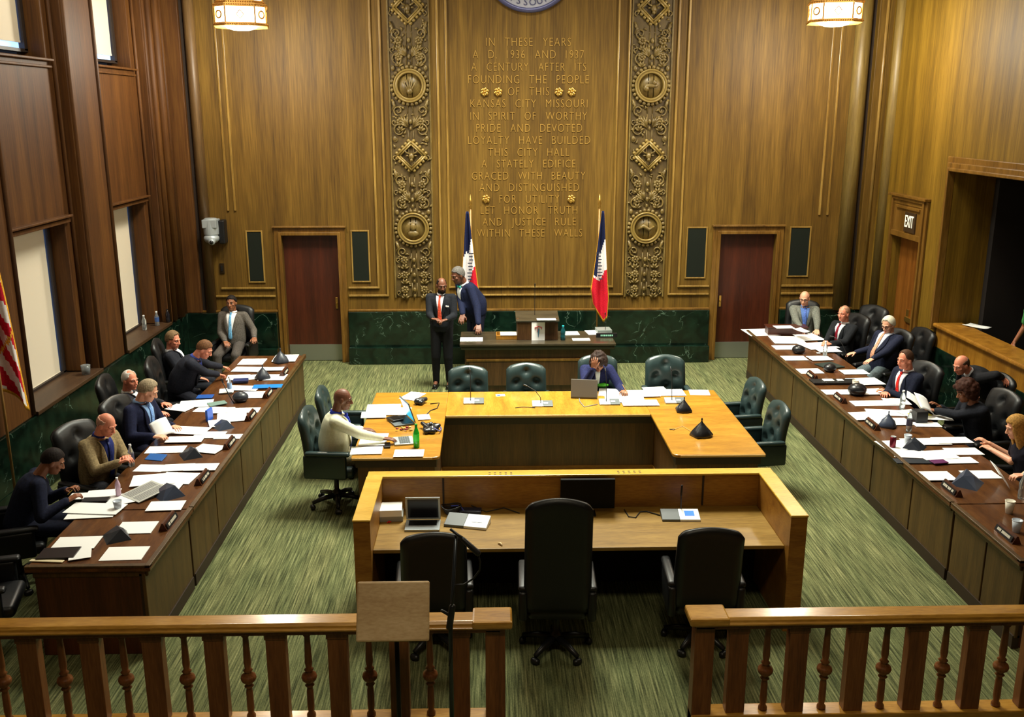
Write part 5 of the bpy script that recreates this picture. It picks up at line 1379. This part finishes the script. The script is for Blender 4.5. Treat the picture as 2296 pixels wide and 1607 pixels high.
t = thing('black_device', 'black flat device lying on the silver laptop base of the staff table', 'device', U(886, 940, .775), R(-60)); obj('device_body', MB().box(-.09, .09, -.07, .07, 0, .02), BLKP, t, world=False, bevel=.006); obj('device_panel', MB().box(-.06, .06, -.04, .04, .02, .022), DARKM, t, world=False)
MX = -.06
mo = thing('monitor', 'wide black computer monitor against the back wall of the clerk desk', 'monitor', (1.0, 8.15, .75))
obj('screen_panel', MB().box(.66, 1.16, 8.19, 8.23, .79, 1.075), mat('monitor_black', (8, 9, 12), .6, spec=.15), mo, bevel=.004)
obj('monitor_stand', MB().box(.84, .98, 8.1, 8.22, .75, .765).box(.88, .94, 8.2, 8.23, .75, .85), BLKP, mo)
slab(1275, 1150, .2, .08, 4, .75, 'small black pad below the monitor on the clerk desk', 'mouse_pad', 'pad', (24, 26, 28), h=.01)
bx = thing('paper_stack', 'stack of white paper in a grey tray at the left of the clerk desk', 'paper stack', U(870, 1160, .75), R(3))
obj('tray', MB().box(-.14, .14, -.1, .1, 0, .05), mat('tray_grey', (150, 152, 148), .3), bx, world=False, bevel=.004)
obj('paper_block', MB().box(-.13, .13, -.1, .1, .05, .11), PAPER, bx, world=False)
slab(820, 1150, .07, .1, 10, .75, 'small cream box left of the white paper stack', 'small_box', 'box', (176, 160, 110), h=.06)
t = thing('red_clip', 'small red clip on the clerk desk in front of the paper stack', 'clip', U(873, 1172, .75), .5); obj('clip_body', MB().tube([(-.02, 0, .006), (0, .012, .012), (.02, 0, .006)], .005, 6).tube([(0, -.012, .006), (0, .012, .01)], .004, 6), mat('red_plastic', (220, 30, 30), .4), t, world=False)
t = thing('coiled_cables', 'coil of black and blue cables between laptop and console on the clerk desk', 'cable', U(1012, 1150, .75))
b = MB()
for k_ in range(5): b.tube([((.06+.008*k_)*math.cos(a_*PI/8), (.05+.006*k_)*math.sin(a_*PI/8), .012+.014*k_+.01*math.sin(a_)) for a_ in range(17)], .006, 6)
obj('cable_coil', b, CABLE, t, world=False, smooth=True)
obj('blue_cable', MB().tube([(.0, .0, .07), (.08, .04, .06), (.12, -.02, .02), (.18, 0, .01)], .006, 6), mat('blue_cable', (60, 70, 170), .5), t, world=False, smooth=True)
slab(1055, 1148, .2, .09, -4, .75, 'dark blue power box behind the coil of cables', 'power_box', 'box', (20, 34, 60), h=.03)
t = thing('peel', 'small pale crumpled scrap on the front edge of the clerk desk', 'scrap', U(1122, 1222, .75)); obj('scrap_piece', MB().tube([(-.02, .03, .008), (0, .01, .014), (.015, -.02, .006)], [.006, .01, .005], 6), mat('scrap', (226, 200, 150), .7), t, world=False, smooth=True)
def cable(pts, label, r=.005, m=None):
    P_ = [U(px, py, zz) for px, py, zz in pts]; b = MB().tube(P_, r, 6)
    o = obj('cable', b, m or CABLE, None, smooth=True, origin=P_[0]); return tag(o, label, 'cable')
cable([(1020, 1140, .757), (1030, 1115, .84), (1050, 1130, .78), (1090, 1147, .757), (1130, 1138, .757), (1165, 1150, .757)], 'thin black cable arching over the clerk desk beside the coil')
cable([(1400, 1142, .757), (1410, 1158, .757), (1425, 1160, .757), (1435, 1147, .757), (1450, 1146, .757), (1480, 1155, .757)], 'thin black cable from the monitor to the blue-screen console')
cable([(965, 905, .757), (985, 903, .757), (980, 915, .757), (965, 920, .757), (955, 930, .757)], 'black cable loops at the far left of the staff table', .006)
cable([(1298, 885, .757), (1300, 900, .757), (1310, 912, .757), (1340, 906, .757)], 'grey cable below the grey laptop', .005, mat('grey_cable', (120, 126, 140), .5))
cable([(1508, 964, .757), (1530, 955, .757), (1552, 968, .757), (1562, 975, .757)], 'thin pale cable left of the nearer black bag', .003, mat('pale_cable', (190, 160, 100), .5))
cable([(1155, 914, .757), (1175, 912, .757), (1200, 914, .757)], 'short dark cable left of the middle grey console', .004)
for px, py, l in ((1507, 963, 'small dark clip on the right arm of the staff table'), ):
    slab(px, py, .06, .03, 0, .75, l, 'clip', 'clip', (90, 70, 40), h=.01)
bg = thing('black_bag', 'crumpled black bag right of the keyboard on the staff table', 'bag', U(965, 965, .75))
b = MB(); rr = random.Random(3)
for k_ in range(7): b.cap((rr.uniform(-.1, .1), rr.uniform(-.13, .1), .03), (rr.uniform(-.1, .1), rr.uniform(-.1, .13), .06), .035, .025, 8)
remesh(obj('bag_body', b, CVK, bg, world=False), .01, 1)
obj('bag_strap', MB().tube([(.05, -.1, .06), (.11, -.12, .03), (.13, 0, .02), (.08, .1, .05)], .008, 6), mat('purple_strap', (90, 90, 150), .5), bg, world=False, smooth=True)
t = thing('black_pouch', 'small dark pouch behind the cyan laptop screen', 'pouch', U(945, 905, .75)); b = MB().cap((-.05, -.03, .04), (.05, .04, .05), .045, .03, 10).cap((0, -.06, .03), (.03, .05, .04), .03); remesh(obj('pouch_body', b, CVK, t, world=False), .01, 1)
t = thing('snack_pile', 'pile of small red and gold wrapped sweets above the keyboard', 'sweets', U(905, 965, .75)); t['kind'] = 'stuff'
b = MB(); b2 = MB()
for k_ in range(16): (b if k_ % 2 else b2).ell((rr.uniform(-.1, .1), rr.uniform(-.035, .035), .012+.01*(k_ % 3)), (.018, .012, .01), 8, 5)
obj('red_sweets', b, mat('red_wrap', (130, 20, 34), .35), t, world=False, smooth=True); obj('gold_sweets', b2, mat('gold_wrap', (220, 190, 100), .3), t, world=False, smooth=True)
cp = thing('calculator', 'small black phone on the near left corner of the staff table', 'phone', U(868, 1000, .75), .1); obj('phone_body', MB().box(-.035, .035, -.08, .08, 0, .02), BLKP, cp, world=False, bevel=.005); obj('phone_screen', MB().box(-.028, .028, -.06, .07, .02, .022), DARKM, cp, world=False)
cp.name = 'phone'
slab(1122, 886, .12, .09, 4, .75, 'small white card with a blue print on the far table top', 'card', 'card', (220, 226, 232), h=.002)
slab(1118, 886, .04, .05, 4, .7525, 'blue patch sticker on the small white card', 'sticker', 'sticker', (50, 90, 190), h=.001)
t = thing('green_case', 'bright green oval case beside the writer\'s laptop', 'case', U(1350, 868, .75)); obj('case_body', MB().ell((0, 0, .03), (.09, .06, .03), 18, 10), mat('lime', (90, 205, 40), .5), t, world=False, smooth=True)
obj('case_zip', MB().tube([(.09*math.cos(k*PI/8), .06*math.sin(k*PI/8), .03) for k in range(17)], .003, 5), BLKP, t, world=False)
def pencil(p, q, label, col=(236, 190, 60)):
    t = thing('pencil', label, 'pencil', p); obj('shaft', MB().tube([V((0, 0, 0)), V(q)-V(p)], .0045, 6), mat('pencil_%d' % col[2], col, .5), t, world=False)
    d = (V(p)-V(q)).normalized(); obj('tip', MB().tube([V((0, 0, 0)), d*.02], [.0045, .0006], 6), BLKP, t, world=False)
pencil(U(1408, 884, .765), U(1396, 862, .9), 'yellow pencil in the hand of the curly-haired writer')
pencil(U(152, 1108, .83), U(162, 1098, .87), 'yellow pen held by the navy-topped reader')
# bottles, cups, can
def bottle(loc, label, m, capm, h=.21, r=.032, labelm=None, liquid=None):
    t = thing('bottle', label, 'bottle', loc)
    obj('bottle_body', MB().lathe([(r*.8, 0), (r, .01), (r, h*.3), (r*.9, h*.38), (r, h*.46), (r, h*.62), (r*.45, h*.84), (r*.4, h*.92), (.001, h*.92)], (0, 0, 0), 18), m, t, world=False, smooth=True)
    obj('bottle_cap', MB().lathe([(r*.46, h*.92), (r*.46, h), (.001, h)], (0, 0, 0), 14), capm, t, world=False)
    if labelm: obj('wrapper', MB().lathe([(r*1.02, h*.3), (r*1.03, h*.32), (r*1.03, h*.58), (r*1.02, h*.6)], (0, 0, 0), 18), labelm, t, world=False)
    return t
PET = mat('clear_bottle_plastic', (226, 236, 242), .12, trans=.85); WAT = mat('blue_label', (150, 180, 220), .5)
bottle(U(934, 1003, .75), 'green soda bottle right of the keyboard on the staff table', mat('green_soda', (30, 190, 50), .15, trans=.25), mat('green_cap', (20, 140, 40), .4), .27, .034, mat('green_wrapper', (40, 215, 60), .4))
bottle(U(296, 1045, DH+.0), 'clear bottle with a dark base before the tan-jacketed person', PET, WHP, .24, .03, mat('dark_label', (60, 56, 80), .4))
bottle(U(266, 1110, DH+.016), 'small pink-tinted bottle left of the newspaper', mat('pink_tint', (232, 200, 224), .2, trans=.3), WHP, .18, .025)
bottle(U(516, 882, DH), 'clear water bottle with a blue label on the far left desk', PET, WHP, .23, .03, WAT)
bottle(U(2022, 917, DH+.016), 'clear crumpled bottle before the person with the bright red tie', PET, WHP, .24, .033)
bottle(U(2037, 968, DH+.0), 'clear water bottle above the plastic cup on the right desk', PET, WHP, .26, .033, mat('dark_label', (0, 0, 0)))
bottle(U(2290, 1118, DH), 'clear ribbed bottle at the right edge above the white paper cup', PET, WHP, .26, .035)
bottle(U(1849, 800, DH), 'clear bottle among the sheets near the gooseneck on the far right desk', PET, WHP, .24, .032)
bottle(V((-5.44, 15.0, .97)), 'clear bottle with a white cap on the far window sill', PET, WHP, .24, .035)
bottle(V((-5.34, 15.3, .97)), 'blue-labelled water bottle on the far window sill', PET, WHP, .24, .035, mat('deep_blue_label', (60, 90, 150), .4))
bottle(V((-5.25, 15.56, .97)), 'dark bottle, rightmost of three on the far window sill', mat('dark_glass', (30, 28, 34), .2), BLKP, .22, .035)
bottle(V((1.2, 14.85, .8)), 'teal drink bottle right of the lectern box', mat('teal_bottle', (20, 70, 76), .25), mat('teal_cap', (40, 190, 200), .4), .24, .04)
t = thing('glass_bowl', 'faint clear glass on the nearer window sill', 'glass', (-5.3, 12.35, .97)); obj('bowl', MB().lathe([(.05, 0), (.06, .12), (.057, .12), (.047, .005)], (0, 0, 0), 18), CLEAR, t, world=False, smooth=True); obj('rim', MB().lathe([(.058, .118), (.062, .124), (.058, .128)], (0, 0, 0), 18), CLEAR, t, world=False)
def cup(loc, label, m, h=.11, r=.04, liquid=None):
    t = thing('cup', label, 'cup', loc)
    obj('cup_body', MB().lathe([(.001, .001), (r*.7, 0), (r, h), (r*.95, h), (r*.68, .006), (.001, .006)], (0, 0, 0), 20), m, t, world=False, smooth=True)
    obj('cup_rim', MB().tube([(r*math.cos(k*PI/8), r*math.sin(k*PI/8), h) for k in range(17)], .003, 6), m, t, world=False)
    return t
PCUP = mat('translucent_cup', (226, 234, 244), .3, trans=.25)
cup(U(2262, 1150, DH), 'white paper cup with a printed band, left of the bottle at the right edge', mat('paper_cup', (238, 232, 214), .6), .12, .043)
cup(U(2278, 1192, DH), 'translucent plastic cup nearest the camera on the right desk', PCUP, .11, .043)
cup(U(2034, 996, DH+.0), 'translucent plastic cup below the water bottle, right of the red can', PCUP, .11, .04)
cup(U(1917, 872, DH), 'beige coffee cup behind the round black cover on the right desk', mat('coffee_cup', (222, 212, 190), .6), .12, .042)
cup(U(265, 1143, DH+.0), 'clear plastic cup beside the large white sheet on the near left desk', PCUP, .09, .04)
t = thing('drink_can', 'dark red drink can standing on a sheet of the right desk', 'can', U(2001, 1002, DH+.005))
obj('can_body', MB().lathe([(.026, 0), (.033, .008), (.033, .11), (.026, .12), (.001, .12)], (0, 0, 0), 18), mat('can_red', (120, 24, 44), .3, .5), t, world=False, smooth=True)
obj('can_top', MB().lathe([(.028, .118), (.028, .124), (.001, .121)], (0, 0, 0), 18), SILV, t, world=False)
bx = thing('wooden_box', 'reddish wooden box with white papers at the far end of the right desk', 'box', U(1762, 748, DH), R(-3))
obj('box_body', MB().box(-.32, .32, -.12, .12, 0, .12), DOORW, bx, world=False, bevel=.006); obj('box_lid', MB().box(-.335, .335, -.13, .13, .12, .135), DOORW, bx, world=False, bevel=.004)
paper(1757, 733, .3, .2, 3, DH+.136, 'white papers lying on the reddish wooden box', GRR)
paper(1795, 742, .16, .3, 12, DH+.0015+.14, 'white sheet drooping over the right end of the wooden box', GRR, bend=.03)
t = thing('desk_microphone', 'thin upright microphone on the lectern box', 'microphone', (.76, 15.1, 1.13)); obj('stem', MB().tube([(0, 0, 0), (0, 0, .3), (0, -.02, .5)], .005, 6), CABLE, t, world=False); obj('tip', MB().cap((0, -.02, .5), (0, -.03, .54), .01), BLKP, t, world=False)
paper(1225, 716, .3, .14, 0, 1.15, 'white sheet on the slanted lectern top', GM)
t = thing('desk_microphone', 'short thin microphone at the right end of the presiding desk', 'microphone', (1.93, 15.3, .8)); obj('stem', MB().tube([(0, 0, 0), (0, 0, .2), (-.01, -.02, .32)], .005, 6), CABLE, t, world=False); obj('tip', MB().cap((-.01, -.02, .32), (-.012, -.03, .35), .009), BLKP, t, world=False)
t = thing('desk_microphone', 'thin black gooseneck microphone curving over the sheets of the far right desk', 'microphone', U(1900, 812, DH)); obj('stem', MB().tube([(0, 0, 0), (-.03, .02, .16), (-.1, .06, .3), (-.2, .1, .36)], .006, 6), CABLE, t, world=False, smooth=True); obj('tip', MB().cap((-.2, .1, .36), (-.24, .12, .36), .011), BLKP, t, world=False)
t = thing('desk_microphone', 'thin black gooseneck microphone rising by the water bottle of the left desk', 'microphone', U(525, 905, DH)); obj('stem', MB().tube([(0, 0, 0), (-.06, .0, .12), (-.12, .0, .28)], .006, 6), CABLE, t, world=False, smooth=True); obj('tip', MB().cap((-.12, 0, .28), (-.13, 0, .32), .011), BLKP, t, world=False)

# ---------------------------------------------------------------- light
w = bpy.data.worlds.new('world'); sc.world = w; w.use_nodes = True
w.node_tree.nodes['Background'].inputs[0].default_value = C(120, 130, 150); w.node_tree.nodes['Background'].inputs[1].default_value = .05
def area(name, loc, size, power, col, rot=(0, 0, 0), sy=None):
    l = bpy.data.lights.new(name, 'AREA'); l.energy = power; l.color = col; l.size = size
    l.spread = math.radians(105)
    if sy: l.shape = 'RECTANGLE'; l.size_y = sy
    o = bpy.data.objects.new(name, l); COL.objects.link(o); o.location = loc; o.rotation_euler = rot; return o
def point(name, loc, power, col, r=.2):
    l = bpy.data.lights.new(name, 'POINT'); l.energy = power; l.color = col; l.shadow_soft_size = r
    o = bpy.data.objects.new(name, l); COL.objects.link(o); o.location = loc; return o
WARM = (1, .86, .62); NEUT = (1, .95, .8)
for k, (x, y, z_) in enumerate(((-3.5, 14.6, 5.3), (5.07, 14.6, 5.37))): point('lantern_light', (x, y, z_), 300, NEUT, .2)
for k, (x, y) in enumerate(((-3.3, 10.2), (4.9, 10.2))): point('lantern_light', (x, y, 6.2), 170, NEUT, .35)
area('ceiling_and_fill_light', (.75, 13.6, 8.4), 2.6, 470, (.98, .98, .82), sy=1.6)
area('ceiling_and_fill_light', (.75, 11.6, 8.4), 2.6, 340, (.98, .98, .82), sy=1.6)
area('ceiling_and_fill_light', (.3, 1.5, 8.4), 2.6, 110, WARM, sy=1.0)  # added overhead fill for the near floor and board stand, no known fixture
vs = sc.view_settings; vs.view_transform = 'Standard'; vs.look = 'None'; vs.gamma = 1; vs.use_curve_mapping = False; vs.exposure = 0.12

# apply the voxel remeshes so every part is an ordinary mesh
bpy.context.view_layer.update(); dg = bpy.context.evaluated_depsgraph_get()
for o in REM:
    me = bpy.data.meshes.new_from_object(o.evaluated_get(dg)); me.name = o.name
    if not me.materials: me.materials.append(o.data.materials[0])
    o.modifiers.clear(); o.data = me
